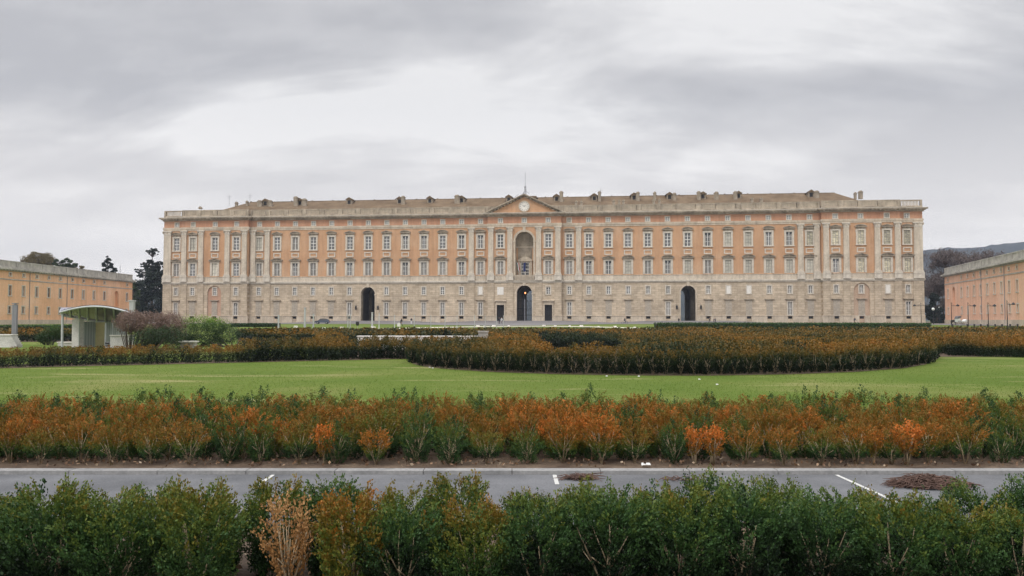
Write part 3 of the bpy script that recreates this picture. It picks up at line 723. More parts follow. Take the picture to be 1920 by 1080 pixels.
mb = MB().use(LIMED).box(-1.4, 1.4, 0, 2.5, 38, 42.2); mb.use(TILE).prism([(-1.9, 42.2), (1.9, 42.2), (1.5, 42.8), (-1.5, 42.8)], -.5, 3); mb.use(DARK).box(-.4, .4, -.05, -.002, 41.0, 41.8); put('roof_turret', mb.mesh('roof_turret'), RF, (pinv(997.5, 7), 7, .35))
# mast with aerials
mb = MB().use(STEEL); u = pinv(985, 2); mb.tube([(u, 2, 40), (u, 2, 45.5)], .14, 6); mb.tube([(u, 2, 45.5), (u, 2, 50.2)], .07, 6)
for a, b in (((u-.9, 2, 43.2), (u+.6, 2, 45.0)), ((u-1.8, 2.2, 42.3), (u-.2, 2, 43.6)), ((u+.2, 2, 44.1), (u+1.3, 2, 43.2)), ((u-.6, 2, 42), (u-.2, 2, 45.2)), ((u+.5, 2, 42), (u+.3, 2, 44.6)), ((u-3.4, 2, 42.2), (u-2.2, 2, 43.0))): mb.tube([a, b], .06, 5)
mb.box(u-.35, u+.35, 1.9, 2.1, 45.2, 45.6); mb.obj('aerial_mast', PAL)
for px, top, bot in ((427, 364, 378), (466, 362, 376), (1127, 352, 362)):
    mb = MB().use(STEEL); u = pinv(px, 8); D = PY-u*math.sin(-ROT)+8; zz = lambda y: EYE+(HZ-y)*D/F
    mb.tube([(u, 8, zz(bot)-1.5), (u, 8, zz(top))], .05, 5); mb.tube([(u-1.0, 8, zz(top)-.6), (u+1.0, 8, zz(top)-.6)], .035, 5); mb.tube([(u-.7, 8, zz(top)-1.2), (u+.7, 8, zz(top)-1.2)], .03, 5); mb.obj('aerial', PAL)
# paved ramp rising to the three portals
def ramp(u, w, z, name):
    mb = MB().use(FAPH); n = 16; h = w/2
    for i in range(n):
        a, b = -h*2.2+h*4.4*i/n, -h*2.2+h*4.4*(i+1)/n
        g = lambda x: .68+(z-.68)*max(0, min(1, (h*2.2-abs(x))/(h*1.2)))
        for j in range(6):
            y0, y1 = -1.5-3.6*j*.7, -1.5-3.6*(j+1)*.7
            q = lambda x, yy: .66+(g(x)-.66)*max(0, 1-((-yy-1.5)/15.2))**1.3
            mb.face([(u+a, y1, q(a, y1)), (u+b, y1, q(b, y1)), (u+b, y0, q(b, y0)), (u+a, y0, q(a, y0))])
        mb.face([(u+a, -1.5, g(a)), (u+b, -1.5, g(b)), (u+b, .6, g(b)), (u+a, .6, g(a))])
    o = mb.obj(name); o.location = (PX, PY, 0.02 if u else 0); o.rotation_euler = (0, 0, ROT); struct(o)
ramp(0, 30, 1.46, 'ramp'); ramp(-ARCH, 26, 1.44, 'ramp'); ramp(ARCH, 26, 1.44, 'ramp')

# ------------------------------------------------------------------ the two lower wings
def wing(name, label, A, B, far, wpos, niche, stuc, flip):
    """A near end, B far end (x,y); built along local x from B to A"""
    A = Vector((*A, 0)); B = Vector((*B, 0)); d = B-A; Ln = d.length
    root = thing(name, label, 'building', (A.x, A.y, 0), math.atan2(d.y, d.x))
    # local +x runs A->B; facade faces local -y (right-hand side) or +y
    s = flip
    wl = MB().use(stuc); holes = []
    hw = .48
    for t in wpos: holes += [(t-hw, t+hw, 7.5, 9.9), (t-hw, t+hw, 3.3, 4.95), (t-.38, t+.38, 12.2, 12.85)]
    holes.append((niche-1.2, niche+1.2, 5.6, 10.4, True, .8))
    wall(wl, 0, Ln, .4, 13.3, 0, holes, .3)
    wl.face([(Ln, 0, .4), (Ln, 14, .4), (Ln, 14, 13.3), (Ln, 0, 13.3)]); wl.face([(0, 14, .4), (0, 0, .4), (0, 0, 13.3), (0, 14, 13.3)])
    wl.face([(Ln, 14, .4), (0, 14, .4), (0, 14, 13.3), (Ln, 14, 13.3)]); wl.use(stuc).box(niche-1.4, niche+1.4, .8, 1, 5, 10.6)
    parts = [('wall', wl)]
    cn = MB().use(GREYST); cn.box(-.2, Ln+.35, -.35, .2, 13.3, 13.6); cn.box(-.2, Ln+.7, -.8, .2, 13.602, 14.0)
    k = .5
    while k < Ln: cn.box(k-.15, k+.15, -.62, -.352, 13.35, 13.6); k += 1.1
    parts.append(('cornice', cn))
    bd = MB().use(GREYST); bd.box(0, Ln+.08, -.1, -.001, 11.2, 11.45); bd.use(LIME).box(0, Ln+.1, -.14, -.001, .4, 1.75); parts.append(('band', bd))
    pr = MB().use(GREYST); pr.box(0, Ln, -.2, .3, 14.002, 14.35); pr.box(0, Ln, -.1, .25, 15.5, 15.75); pr.box(0, Ln, .0, .15, 14.352, 15.498); k = 0
    while k <= Ln: pr.box(k-.45, k+.45, -.13, .22, 14.353, 15.499); k += 5.2
    parts.append(('parapet', pr)); rr = MB().use(GREYST); rr.face([(0, .3, 13.9), (Ln, .3, 13.9), (Ln, 14, 13.9), (0, 14, 13.9)]); parts.append(('roof', rr))
    for nm, mb in parts:
        if s: mb.v = [(x, -y, z) for x, y, z in mb.v]; mb.f = [f[::-1] for f in mb.f]
        mb.obj(nm, root)
    def wm(zb, zt, h, nm, dark):
        mb = MB().use(FRAME); o = h+.24
        mb.box(-o, -h, -.07, -.001, zb, zt); mb.box(h, o, -.07, -.001, zb, zt); mb.box(-o, o, -.07, -.001, zt+.002, zt+.24); mb.box(-o-.1, o+.1, -.14, -.001, zb-.22, zb-.002)
        g = MB().use(SHUT if not dark else GLASS).box(-h, h, .2, .26, zb, zt); g.use(SHUT)
        if dark: g.box(-.05, .05, .14, .198, zb, zt); g.box(-h, h, .14, .197, (zb+zt)/2-.05, (zb+zt)/2+.05)
        else:
            k = zb+.1
            while k < zt: g.box(-h, -.04, .14, .198, k, k+.06); g.box(.04, h, .14, .198, k, k+.06); k += .17
        for q in (mb, g):
            if s: q.v = [(x, -y, z) for x, y, z in q.v]; q.f = [f[::-1] for f in q.f]
        return mb.mesh(nm), g.mesh('casement')
    kinds = [wm(7.5, 9.9, hw, 'window', True), wm(3.3, 4.95, hw, 'window', True), wm(12.2, 12.85, .38, 'attic_window', True), wm(7.5, 9.9, hw, 'window', False), wm(3.3, 4.95, hw, 'window', False)]
    for i, t in enumerate(wpos):
        sh = (i*7+3) % 5 in (0, 2)
        for q in ((3 if sh else 0), (4 if sh else 1), 2):
            w = put(kinds[q][0].name.split('.')[0], kinds[q][0], root, (t, 0, 0)); put('casement', kinds[q][1], w)
    for t in (7, 36, 52): MB().use(STEEL).tube([(t, (.12 if s else -.12), 1.0), (t, (.12 if s else -.12), 13.4)], .07, 6).obj('drainpipe', root)
    return root
AL = (-119.5, 160.0); BL = (-118.0, 247.3)
LW_ = Vector((BL[0]-AL[0], BL[1]-AL[1])).length
wl = [188.6-160-5.2*k for k in range(5, 0, -1)]+[z-160 for z in (188.6, 193.7, 198.9, 204, 209, 214.5, 219.9, 225.3, 230.9, 244)]
wing('barracks_wing', 'low apricot building with grey parapet at the left edge, seen at an angle', AL, BL, 0, wl, 237.8-160, STUCW, False)
# right wing: near end outside the frame, far corner beside the palace
def zof(px):   # distance on the right wing's front line
    t = (px-960)/F; return (103.2-.27*162.5)/(t-.27)
Zf = zof(1772); Bx = (117.8, Zf); Bx = ((1772-960)/F*Zf, Zf); An = (103.2+.27*(135-162.5), 135.0)
dirL = math.hypot(Bx[0]-An[0], Bx[1]-An[1]); uy = (Bx[1]-An[1])/dirL
wr = [(zof(p)-135)/uy for p in (1778.4, 1803.6, 1815.3, 1827.2, 1839.6, 1852.3, 1865.6, 1878.8, 1893.3, 1908.4)]
wr += [min(wr)-5*k for k in range(1, 5) if min(wr)-5*k > 1]
wing('barracks_wing', 'low pinkish apricot building at the right edge, behind the street lamps', An, Bx, 0, wr, (zof(1788.8)-135)/uy, STUCP, True)
# ------------------------------------------------------------------ leaves
def quads_mesh(name, V, tint, mats, mi=None):
    n = len(V)//4; me = bpy.data.meshes.new(name); me.vertices.add(4*n); me.vertices.foreach_set('co', V.astype(np.float32).ravel())
    me.loops.add(4*n); me.loops.foreach_set('vertex_index', np.arange(4*n, dtype=np.int32)); me.polygons.add(n)
    me.polygons.foreach_set('loop_start', np.arange(0, 4*n, 4, dtype=np.int32)); me.polygons.foreach_set('loop_total', np.full(n, 4, dtype=np.int32))
    me.update(calc_edges=True)
    a = me.attributes.new('tint', 'FLOAT', 'FACE'); a.data.foreach_set('value', tint.astype(np.float32))
    for m in mats: me.materials.append(m)
    return me
def leaves(C, size, asp=.5, up=.3, r=None, D=None):
    """diamond leaves at points C"""
    r = r or rng; n = len(C)
    d = r.normal(size=(n, 3)); d[:, 2] += up
    if D is not None: d = d*.45+D
    d /= np.linalg.norm(d, axis=1)[:, None]
    q = r.normal(size=(n, 3)); w = np.cross(d, q); w /= np.linalg.norm(w, axis=1)[:, None]
    s = (size if np.ndim(size) else np.full(n, size))*r.uniform(.65, 1.3, n); s = s[:, None]
    V = np.empty((n, 4, 3)); V[:, 0] = C-d*s*.5; V[:, 1] = C+w*s*.5*asp; V[:, 2] = C+d*s*.5; V[:, 3] = C-w*s*.5*asp
    return V.reshape(-1, 3)
def leaf_mat(name, stops, trans=.14, rough=.5, spec=.22, usecol=True):
    m = Mat(name, (.1, .1, .05), rough, spec)
    a = m.n('ShaderNodeAttribute', attribute_name='tint'); v = a.outputs['Fac']
    if usecol:
        oi = m.n('ShaderNodeObjectInfo'); sp = m.n('ShaderNodeSeparateColor'); m.l(oi.outputs['Color'], sp.inputs[0])
        ad = m.n('ShaderNodeMath', operation='ADD'); m.l(v, ad.inputs[0]); m.l(sp.outputs[0], ad.inputs[1])
        sb = m.n('ShaderNodeMath', operation='SUBTRACT'); m.l(ad.outputs[0], sb.inputs[0]); sb.inputs[1].default_value = .5; v = sb.outputs[0]
    c = m.ramp(v, stops); m.out(c)
    tr = m.n('ShaderNodeBsdfTranslucent'); m.l(c, tr.inputs[0]); mx = m.n('ShaderNodeMixShader'); mx.inputs[0].default_value = trans
    m.l(m.b.outputs[0], mx.inputs[1]); m.l(tr.outputs[0], mx.inputs[2]); m.l(mx.outputs[0], m.t.nodes['Material Output'].inputs[0]); return m.m
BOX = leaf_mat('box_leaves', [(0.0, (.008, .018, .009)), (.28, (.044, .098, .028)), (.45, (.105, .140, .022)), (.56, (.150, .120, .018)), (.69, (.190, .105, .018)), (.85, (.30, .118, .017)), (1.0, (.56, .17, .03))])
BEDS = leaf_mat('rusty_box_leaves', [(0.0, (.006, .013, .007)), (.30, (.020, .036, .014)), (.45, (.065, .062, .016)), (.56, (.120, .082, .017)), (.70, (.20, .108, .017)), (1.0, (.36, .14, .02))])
DRY = leaf_mat('dry_leaves', [(0.0, (.14, .07, .025)), (.5, (.30, .155, .055)), (1.0, (.42, .24, .10))])
BARK = mottled('box_bark', (.24, .185, .12), (.40, .32, .21), 8)
BARKD = mottled('tree_bark', (.07, .055, .045), (.13, .105, .085), 2)
def bush_mesh(seed, H, W_, nleaf, ls, tlo, thi, spires=0, openb=.25, mat=BOX, stems=4, sprig=26, nz=.085, g0=.3, g1=.65):
    r = np.random.default_rng(seed); rr = random.Random(seed)
    C = []; T = []; DD = []; st = MB().use(BARK)
    # stems fan out from the ground
    tips = []
    for k in range(stems):
        a = 2*math.pi*k/stems+rr.uniform(-.5, .5); sp = rr.uniform(.15, .38)*W_
        p = [(rr.uniform(-.02, .02), rr.uniform(-.02, .02), -.03)]
        for q in (.35, .7, 1.0): p.append((math.cos(a)*sp*q+rr.uniform(-.015, .015), math.sin(a)*sp*q+rr.uniform(-.015, .015), H*.72*q))
        st.tube(p, [.009, .007, .004, .002], 5); tips.append(p)
        for z in (.4, .6):
            b = a+rr.uniform(-1.2, 1.2); x0, y0, z0 = p[2]; st.tube([p[1], (p[1][0]+math.cos(b)*W_*.2, p[1][1]+math.sin(b)*W_*.2, H*z)], [.006, .003], 4)
    nt_ = nleaf//sprig; k = 0
    lob = [(rr.uniform(0, 2*math.pi), rr.uniform(.5, .95), rr.uniform(.7, 1.12)) for _ in range(6)]
    dirs = []
    while k < nt_:
        # sprig tip position in a rounded, slightly vase-shaped body
        u = r.uniform(-1, 1); a = r.uniform(0, 2*math.pi); rad = r.uniform(.3, 1)**.35
        bump = 1+.17*math.sin(a*2+seed)+.15*math.sin(a*4+seed*2.1+u*4)+.10*math.sin(a*7+u*9+seed)
        hh = (u+1)/2
        prof = (.55+.55*hh) if hh < .65 else math.sqrt(max(0, 1-((hh-.65)/.38)**2))*.9+.02
        x, y = math.cos(a)*W_/2*prof*rad*bump, math.sin(a)*W_/2*prof*rad*bump
        z = H*(openb+(1-openb)*hh)*(.92+.1*math.sin(a*3+seed))
        if z < H*openb*1.1 and r.random() < .4: k += 1; continue
        L_ = r.uniform(.09, .17)*H/.6; d = np.array([x*1.1, y*1.1, .16*H/.6]); d /= np.linalg.norm(d)+1e-6; d = d+r.normal(size=3)*.25; d[2] += .35; d /= np.linalg.norm(d)
        t = r.uniform(0, 1, sprig); base = np.array([x, y, z])-d*L_*.6
        P = base+np.outer(t, d)*L_+r.normal(size=(sprig, 3))*ls*.45
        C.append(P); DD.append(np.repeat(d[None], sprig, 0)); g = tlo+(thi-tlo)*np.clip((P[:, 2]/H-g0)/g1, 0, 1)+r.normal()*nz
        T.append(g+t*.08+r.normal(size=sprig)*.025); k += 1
    for s in range(spires):
        a = rr.uniform(0, 6.28); q = rr.uniform(0, .3)*W_; n = sprig*2; t = r.uniform(0, 1, n); L_ = H*rr.uniform(.16, .32)
        P = np.stack([math.cos(a)*q+r.normal(size=n)*.018*(1.25-t)*H/.6*1.6, math.sin(a)*q+r.normal(size=n)*.018*(1.25-t)*H/.6*1.6, H*.85+t*L_], 1); C.append(P); DD.append(np.repeat(np.array([[0, 0, .8]]), n, 0)); T.append(np.full(n, (tlo+thi)/2-.05)+r.normal(size=n)*.06)
    C = np.concatenate(C); T = np.concatenate(T); DD = np.concatenate(DD)
    C[:, 2] = np.maximum(C[:, 2], .01)
    return quads_mesh('foliage', leaves(C, ls, .55, .5, r, DD), np.clip(T, 0, 1), [mat]), st.mesh('stems', True)
def bush(pos, meshes, label, group, sc=1, rz=None, shift=0.0, cat='bush', sz=None):
    o = thing('box_bush', label, cat, pos, rnd.uniform(0, 6.28) if rz is None else rz, group); o.scale = (sc, sc, sz or sc)
    f = put('foliage', meshes[0], o); f.color = (.5+shift, .5, .5, 1); put('stems', meshes[1], o)
    return o
# foreground hedge
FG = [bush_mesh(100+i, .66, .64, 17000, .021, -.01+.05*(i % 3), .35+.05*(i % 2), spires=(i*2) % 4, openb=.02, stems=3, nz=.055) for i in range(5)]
fgY = []
for rank, (Y, h) in enumerate(((4.95, .94), (5.50, .83))):
    x = -.66*Y-.35+rank*.2
    while x < .66*Y+.35:
        px = 960+x*F/Y
        fgY.append((x, Y+rnd.uniform(-.08, .08), h*rnd.uniform(.86, 1.12), rank, px)); x += .43*rnd.uniform(.9, 1.12)
special = []
for x, Y, s, rank, px in fgY:
    if rank == 0 and (495 < px < 600 or 600 <= px < 730): continue
    sh = rnd.choice([-.10, -.06, -.03, 0, .02, .05, .10] if px < 1000 else [-.10, -.06, -.02, 0, .03])+(.05 if px < 900 else 0)
    lab = 'dark green box bush in the nearest row of the foreground hedge' if rank == 0 else 'green box bush in the back row of the foreground hedge, against the road'
    bush((x, Y, 0), rnd.choice(FG), lab, 'nearest row of the foreground hedge' if rank == 0 else 'back row of the foreground hedge', s, shift=sh)
dm1 = bush_mesh(201, .62, .38, 2300, .021, .35, .75, openb=.25, mat=DRY, stems=7, sprig=12)
bush(at(548, 5.0, z=0), dm1, 'dry peach-leaved bush with bare stems, second from the left orange pair in the foreground', None, 1.0, shift=.08)['label'] = 'sparse dried-out peach bush with bare pale stems in the green foreground hedge'
dm2 = bush_mesh(202, .66, .54, 12000, .021, .40, .66, openb=.08, stems=6)
bush(at(662, 4.95, z=0), dm2, 'full olive and mustard bush right of the dried peach bush in the foreground hedge', None, 1.0, shift=-.02)
# orange hedge across the road
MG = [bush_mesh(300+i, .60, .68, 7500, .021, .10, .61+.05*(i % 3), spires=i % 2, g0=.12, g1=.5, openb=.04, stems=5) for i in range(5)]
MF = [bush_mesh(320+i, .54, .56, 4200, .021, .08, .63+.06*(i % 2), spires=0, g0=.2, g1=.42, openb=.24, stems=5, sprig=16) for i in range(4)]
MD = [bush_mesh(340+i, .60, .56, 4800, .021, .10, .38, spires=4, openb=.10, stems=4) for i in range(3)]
ranks = [9.56, 9.90, 10.30, 10.72, 11.20, 11.70]
hedge_n = 0
for k, Y in enumerate(ranks):
    x = -.655*Y-.2+(k % 2)*.2
    while x < .655*Y+.25:
        px = 960+x*F/Y; low = math.sin(px*.013+k)*.5+math.sin(px*.0047+1.3)*.5
        yy_ = Y+rnd.uniform(-.09, .09)
        if k == 0:
            for sp_px, w_ in ((612, 22), (1325, 24), (1694, 26), (1634, 22)):
                if abs(px-sp_px) < w_: break
            else:
                if rnd.random() < .35: bush((x, yy_, 0), rnd.choice(MD), 'dark green box bush in the front row of the orange hedge beyond the road', 'green bushes in the front row of the orange hedge', rnd.uniform(.62, .85), shift=rnd.uniform(0, .08))
                else: bush((x, yy_, 0), rnd.choice(MF), 'orange bush on bare stems, front row of the hedge beyond the road', 'orange bushes in the front row of the orange hedge', rnd.uniform(.74, .98), shift=rnd.uniform(-.12, .09))
                hedge_n += 1
        elif k == 5:
            dk = rnd.random() < .5
            bush((x, yy_, 0), rnd.choice(MD if dk else MG), ('spiky dark green bush in the back row of the orange hedge' if dk else 'olive brown bush in the back row of the orange hedge'), ('dark bushes in the back row of the orange hedge' if dk else 'brown bushes in the back row of the orange hedge'), rnd.uniform(.9, 1.12), shift=-.04 if not dk else .03); hedge_n += 1
        else:
            dk = rnd.random() < .20
            bush((x, yy_, 0), rnd.choice(MD if dk else MG), ('green bush among orange ones, middle rows of the hedge beyond the road' if dk else 'orange brown bush in the middle rows of the hedge beyond the road'), ('green bushes in the middle rows of the orange hedge' if dk else 'orange bushes in the middle rows of the orange hedge'), rnd.uniform(.86, 1.08)*(.92 if k == 1 else 1), shift=rnd.uniform(-.09, .10)+.05*low); hedge_n += 1
        x += .435*rnd.uniform(.9, 1.1)
OR = [bush_mesh(360+i, .48, .27, 2000, .021, .62, .96, openb=.38, stems=5, sprig=16) for i in range(2)]
for px, s, lb, w_ in ((612, .95, 'small bright orange bush on thin stems, leftmost vivid one along the kerb', 1), (1300, .9, 'pale orange bush on thin stems, left of a touching pair in front of the hedge', 1), (1334, .92, 'vivid orange bush, right of a touching pair in front of the hedge', 1.2), (1634, .82, 'dull orange small bush on thin stems, just left of the roundest orange bush', .95), (1694, 1.0, 'vivid orange round bush, rightmost and brightest along the front of the hedge', 1.35)):
    o = bush(at(px, 9.46, z=0), rnd.choice(OR), lb, 'vivid orange bushes along the kerb', s, shift=.04 if px not in (1634,) else -.08); o.scale = (s*w_, s*w_, s)
# island hedge: a first row of single bushes, the rest is one mass
def interp(tab, x):
    if x <= tab[0][0]: return tab[0][1]
    for (a, b), (c, d) in zip(tab[:-1], tab[1:]):
        if x <= c: return b+(d-b)*(x-a)/(c-a)
    return tab[-1][1]
ISL = [(772, 31.5), (790, 29.6), (840, 27.8), (920, 26.3), (1050, 25.2), (1180, 24.7), (1330, 24.6), (1480, 25.2), (1600, 26.3), (1690, 28.2), (1740, 31.0), (1750, 35)]
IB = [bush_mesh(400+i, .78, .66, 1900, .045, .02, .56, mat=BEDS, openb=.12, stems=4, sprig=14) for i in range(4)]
px = 774; count = 0
while px < 1750 and count < 60:
    Y = interp(ISL, px)+.15; p = at(px, Y, z=0)
    bush((p.x, p.y, 0), rnd.choice(IB), 'dark bush with rusty top in the front row of the curved island hedge', 'front row of the curved island hedge', rnd.uniform(.92, 1.08), shift=rnd.uniform(-.07, .05)); count += 1
    px += .42*F/Y
    if px > 1690: px -= .1*F/Y
print('bushes', hedge_n, len(fgY), count)
LEFT = [(-60, 28.0), (0, 28.2), (300, 30.6), (600, 33.4), (790, 35.3)]
def in_bed(px, Y):
    if 772 <= px <= 1750:
        z = interp(ISL, px)
        if Y < z+.5: return 0
        if 1005 < px < 1172 and z+1.7 < Y < 44+ (2 if px>1100 else 0): return 0
        if 772 <= px < 915 and 37 < Y < 62: return 0
        if Y > (79 if px < 1228 else 88): return 0
        return 1
    if px < 772:
        z = interp(LEFT, px)
        if Y < z: return 0
        if px < 455: return 2 if Y < z+1.9 else (1 if (62 < Y < 78 and px < 142) else 0)
        if px < 600: return 1 if Y < z+2.6 or 63 < Y < 79 else 0
        if px > 640 and 37 < Y < 62: return 0
        return 1 if Y < 79 else 0
    if px > 1750:
        z = 36+(1920-px)*.012
        if px < 1772 and Y < 40: return 0
        return 1 if z < Y < 92 else 0
    return 0
mb = MB().use(SOIL)
for a in range(772, 1750, 12):
    b = a+12; P = [at(a, interp(ISL, a)-.25, z=.012), at(b, interp(ISL, b)-.25, z=.012), at(b, 88, z=.012), at(a, 88, z=.012)]; mb.face(P)
for a in range(-60, 772, 16):
    b = a+16; g = lambda p: interp(LEFT, p)-.2; h_ = 2.2 if a < 455 else 3.0 if a < 600 else 46
    mb.face([at(a, g(a), z=.012), at(b, g(b), z=.012), at(b, g(b)+h_, z=.012), at(a, g(a)+h_, z=.012)])
for a, b, c, d in ((-60, 140, 62, 79), (450, 600, 63, 80), (1753, 2000, 37, 90)):
    mb.face([at(a, c-.2, z=.013), at(b, c-.2, z=.013), at(b, d, z=.013), at(a, d, z=.013)])
struct(mb.obj('bed_soil'))
def tmpl(seed, n, ls, H, W_):
    r = np.random.default_rng(seed); u = r.uniform(0, 1, n); a = r.uniform(0, 6.283, n); rad = r.uniform(.2, 1, n)**.4
    prof = np.where(u < .65, .7+.4*u, np.sqrt(np.clip(1-((u-.65)/.38)**2, 0, 1)))*W_/2*(1+.18*np.sin(a*3+seed))
    C = np.stack([np.cos(a)*prof*rad, np.sin(a)*prof*rad, H*(.03+.97*u)*(1+.08*np.sin(2*a+seed))], 1)
    ns = max(2, n//40)
    for k in range(ns):
        j = r.integers(0, n, 8); q = r.normal(size=2)*W_*.16; C[j] = np.stack([q[0]+r.normal(size=8)*ls*.4, q[1]+r.normal(size=8)*ls*.4, H*r.uniform(.85, 1.22, 8)], 1)
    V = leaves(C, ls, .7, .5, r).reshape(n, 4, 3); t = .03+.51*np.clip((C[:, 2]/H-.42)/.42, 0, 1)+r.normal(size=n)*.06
    return V, t
LOD = [(22, 41, .44, [tmpl(500+i, 480, .058, .74, .62) for i in range(6)]), (41, 62, .62, [tmpl(520+i, 240, .08, .76, .86) for i in range(5)]), (62, 100, .95, [tmpl(540+i, 110, .17, .78, 1.3) for i in range(5)])]
def vnoise(x, y): return math.sin(x*.55+1.7*math.sin(y*.31))*math.sin(y*.42+1.3*math.sin(x*.27)+2)+.5*math.sin(x*1.3+y*.9)
VV, TT = [], []
for y0, y1, st, T_ in LOD:
    Y = y0; row = 0
    while Y < y1:
        X = -.66*Y-1+(row % 2)*st/2
        while X < .66*Y+1:
            y_ = Y+rnd.uniform(-.3, .3)*st; x_ = X+rnd.uniform(-.3, .3)*st; px = 960+x_*F/y_; kd = in_bed(px, y_)
            if kd and (kd == 2 or rnd.random() > .04):
                V, t = T_[rnd.randrange(len(T_))]; a = rnd.uniform(0, 6.28); c, s = math.cos(a), math.sin(a); sc = rnd.uniform(.88, 1.12)*(.74 if kd == 2 else 1)
                Wv = V.copy(); Wv[..., 0], Wv[..., 1] = (V[..., 0]*c-V[..., 1]*s)*sc, (V[..., 0]*s+V[..., 1]*c)*sc; Wv[..., 2] *= sc
                Wv += np.array([x_, y_, 0]); VV.append(Wv.reshape(-1, 3))
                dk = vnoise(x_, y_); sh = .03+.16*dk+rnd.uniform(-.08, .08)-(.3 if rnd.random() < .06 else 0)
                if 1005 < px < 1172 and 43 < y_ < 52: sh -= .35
                if kd == 1 and y_ > 62: sh -= .03
                TT.append(t+sh+(.05 if kd == 2 else 0))
            X += st
        Y += st*.92; row += 1
NT = [tmpl(580+i, 1500, .024, .58, .60) for i in range(3)]
NV, NTT = [], []
for Y, greens in [(r_, 0) for r_ in ranks]+[(4.95, 1), (5.5, 1)]:
    for sg in (-1, 1):
        for k in range(7):
            V, t = NT[rnd.randrange(3)]; x_ = sg*(.655*Y+.45+k*.43); a = rnd.uniform(0, 6.28); c, s_ = math.cos(a), math.sin(a); Wv = V.copy()
            Wv[..., 0], Wv[..., 1] = V[..., 0]*c-V[..., 1]*s_+x_, V[..., 0]*s_+V[..., 1]*c+Y; NV.append(Wv.reshape(-1, 3)); NTT.append(t*.6+.03 if greens else t*1.25+.05)
o = put('hedge_bushes', quads_mesh('hedge_ends', np.concatenate(NV), np.clip(np.concatenate(NTT), 0, 1), [BOX])); tag(o, 'box bushes carrying the two nearest hedges on past both sides of the view', 'hedge', kind='stuff'); o.color = (.5, .5, .5, 1)
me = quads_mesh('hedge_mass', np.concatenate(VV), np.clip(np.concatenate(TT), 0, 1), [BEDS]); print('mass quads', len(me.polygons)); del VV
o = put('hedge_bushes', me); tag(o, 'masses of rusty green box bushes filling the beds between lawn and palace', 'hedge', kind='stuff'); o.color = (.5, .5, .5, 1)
# pale stems showing under the mid hedges
mb = MB().use(BARK)
def leafbox(name, label, pts, wd, z0, z1, n, ls, mat, tl=.1, th=.3, cat='hedge', rnd_=.15):
    """clipped hedge along a polyline"""
    P = []
    for (a, b) in zip(pts[:-1], pts[1:]):
        a = Vector(a); b = Vector(b); m_ = int(n*(b-a).length); d = (b-a).normalized(); w = Vector((-d.y, d.x, 0))
        for _ in range(m_):
            t = rng.random(); s = rng.uniform(-.5, .5); face = rng.random()
            z = z1 if face < .45 else rng.uniform(z0, z1)
            if face >= .45: s = rng.choice([-.5, .5])
            p = a+(b-a)*t+w*wd*s*(1+rng.normal()*rnd_*.3); P.append((p.x, p.y, terr(p.y)+z+rng.normal()*rnd_*.3))
    C = np.array(P); V = leaves(C, ls, .8, .3); T = tl+(th-tl)*rng.random(len(C))
    root = thing(name, label, cat, (0, 0, 0)); put('foliage', quads_mesh('foliage', V, T, [mat]), root).color = (.5, .5, .5, 1)
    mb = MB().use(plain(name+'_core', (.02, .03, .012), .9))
    for a, b in zip(pts[:-1], pts[1:]):
        a = Vector(a); b = Vector(b); d = (b-a).normalized(); w = Vector((-d.y, d.x, 0))*wd*.42
        for q in range(1): 
            za, zb = terr(a.y), terr(b.y)
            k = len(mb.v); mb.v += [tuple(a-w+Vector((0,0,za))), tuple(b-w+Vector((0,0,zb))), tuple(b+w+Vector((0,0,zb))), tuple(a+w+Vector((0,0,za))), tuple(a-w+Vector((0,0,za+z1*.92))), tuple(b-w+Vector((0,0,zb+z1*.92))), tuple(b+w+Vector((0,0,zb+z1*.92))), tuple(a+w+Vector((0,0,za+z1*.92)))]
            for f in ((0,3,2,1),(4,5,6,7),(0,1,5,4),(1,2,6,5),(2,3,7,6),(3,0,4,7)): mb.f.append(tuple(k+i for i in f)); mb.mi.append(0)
    mb.obj('branches', root); return root  # solid dark block filling the hedge inside its leaf shell
g0 = lambda px, Y: at(px, Y, z=0)
leafbox('clipped_hedge', 'long dark clipped hedge in front of the right half of the palace', [g0(1229, 118), g0(1400, 119), g0(1600, 117), g0(1745, 112)], 2.2, .1, 1.05, 260, .16, BOX, .18, .34)
leafbox('clipped_hedge', 'short dark clipped hedge at the foot of the left end of the palace', [g0(436, 150), g0(524, 150)], 2, .1, .62, 200, .2, BOX, .08, .22)
leafbox('clipped_hedge', 'dark clipped hedge behind the glass canopy, along the left wing', [g0(-60, 92), g0(136, 96), g0(230, 98)], 2, .1, 1.0, 220, .16, BOX, .1, .24)
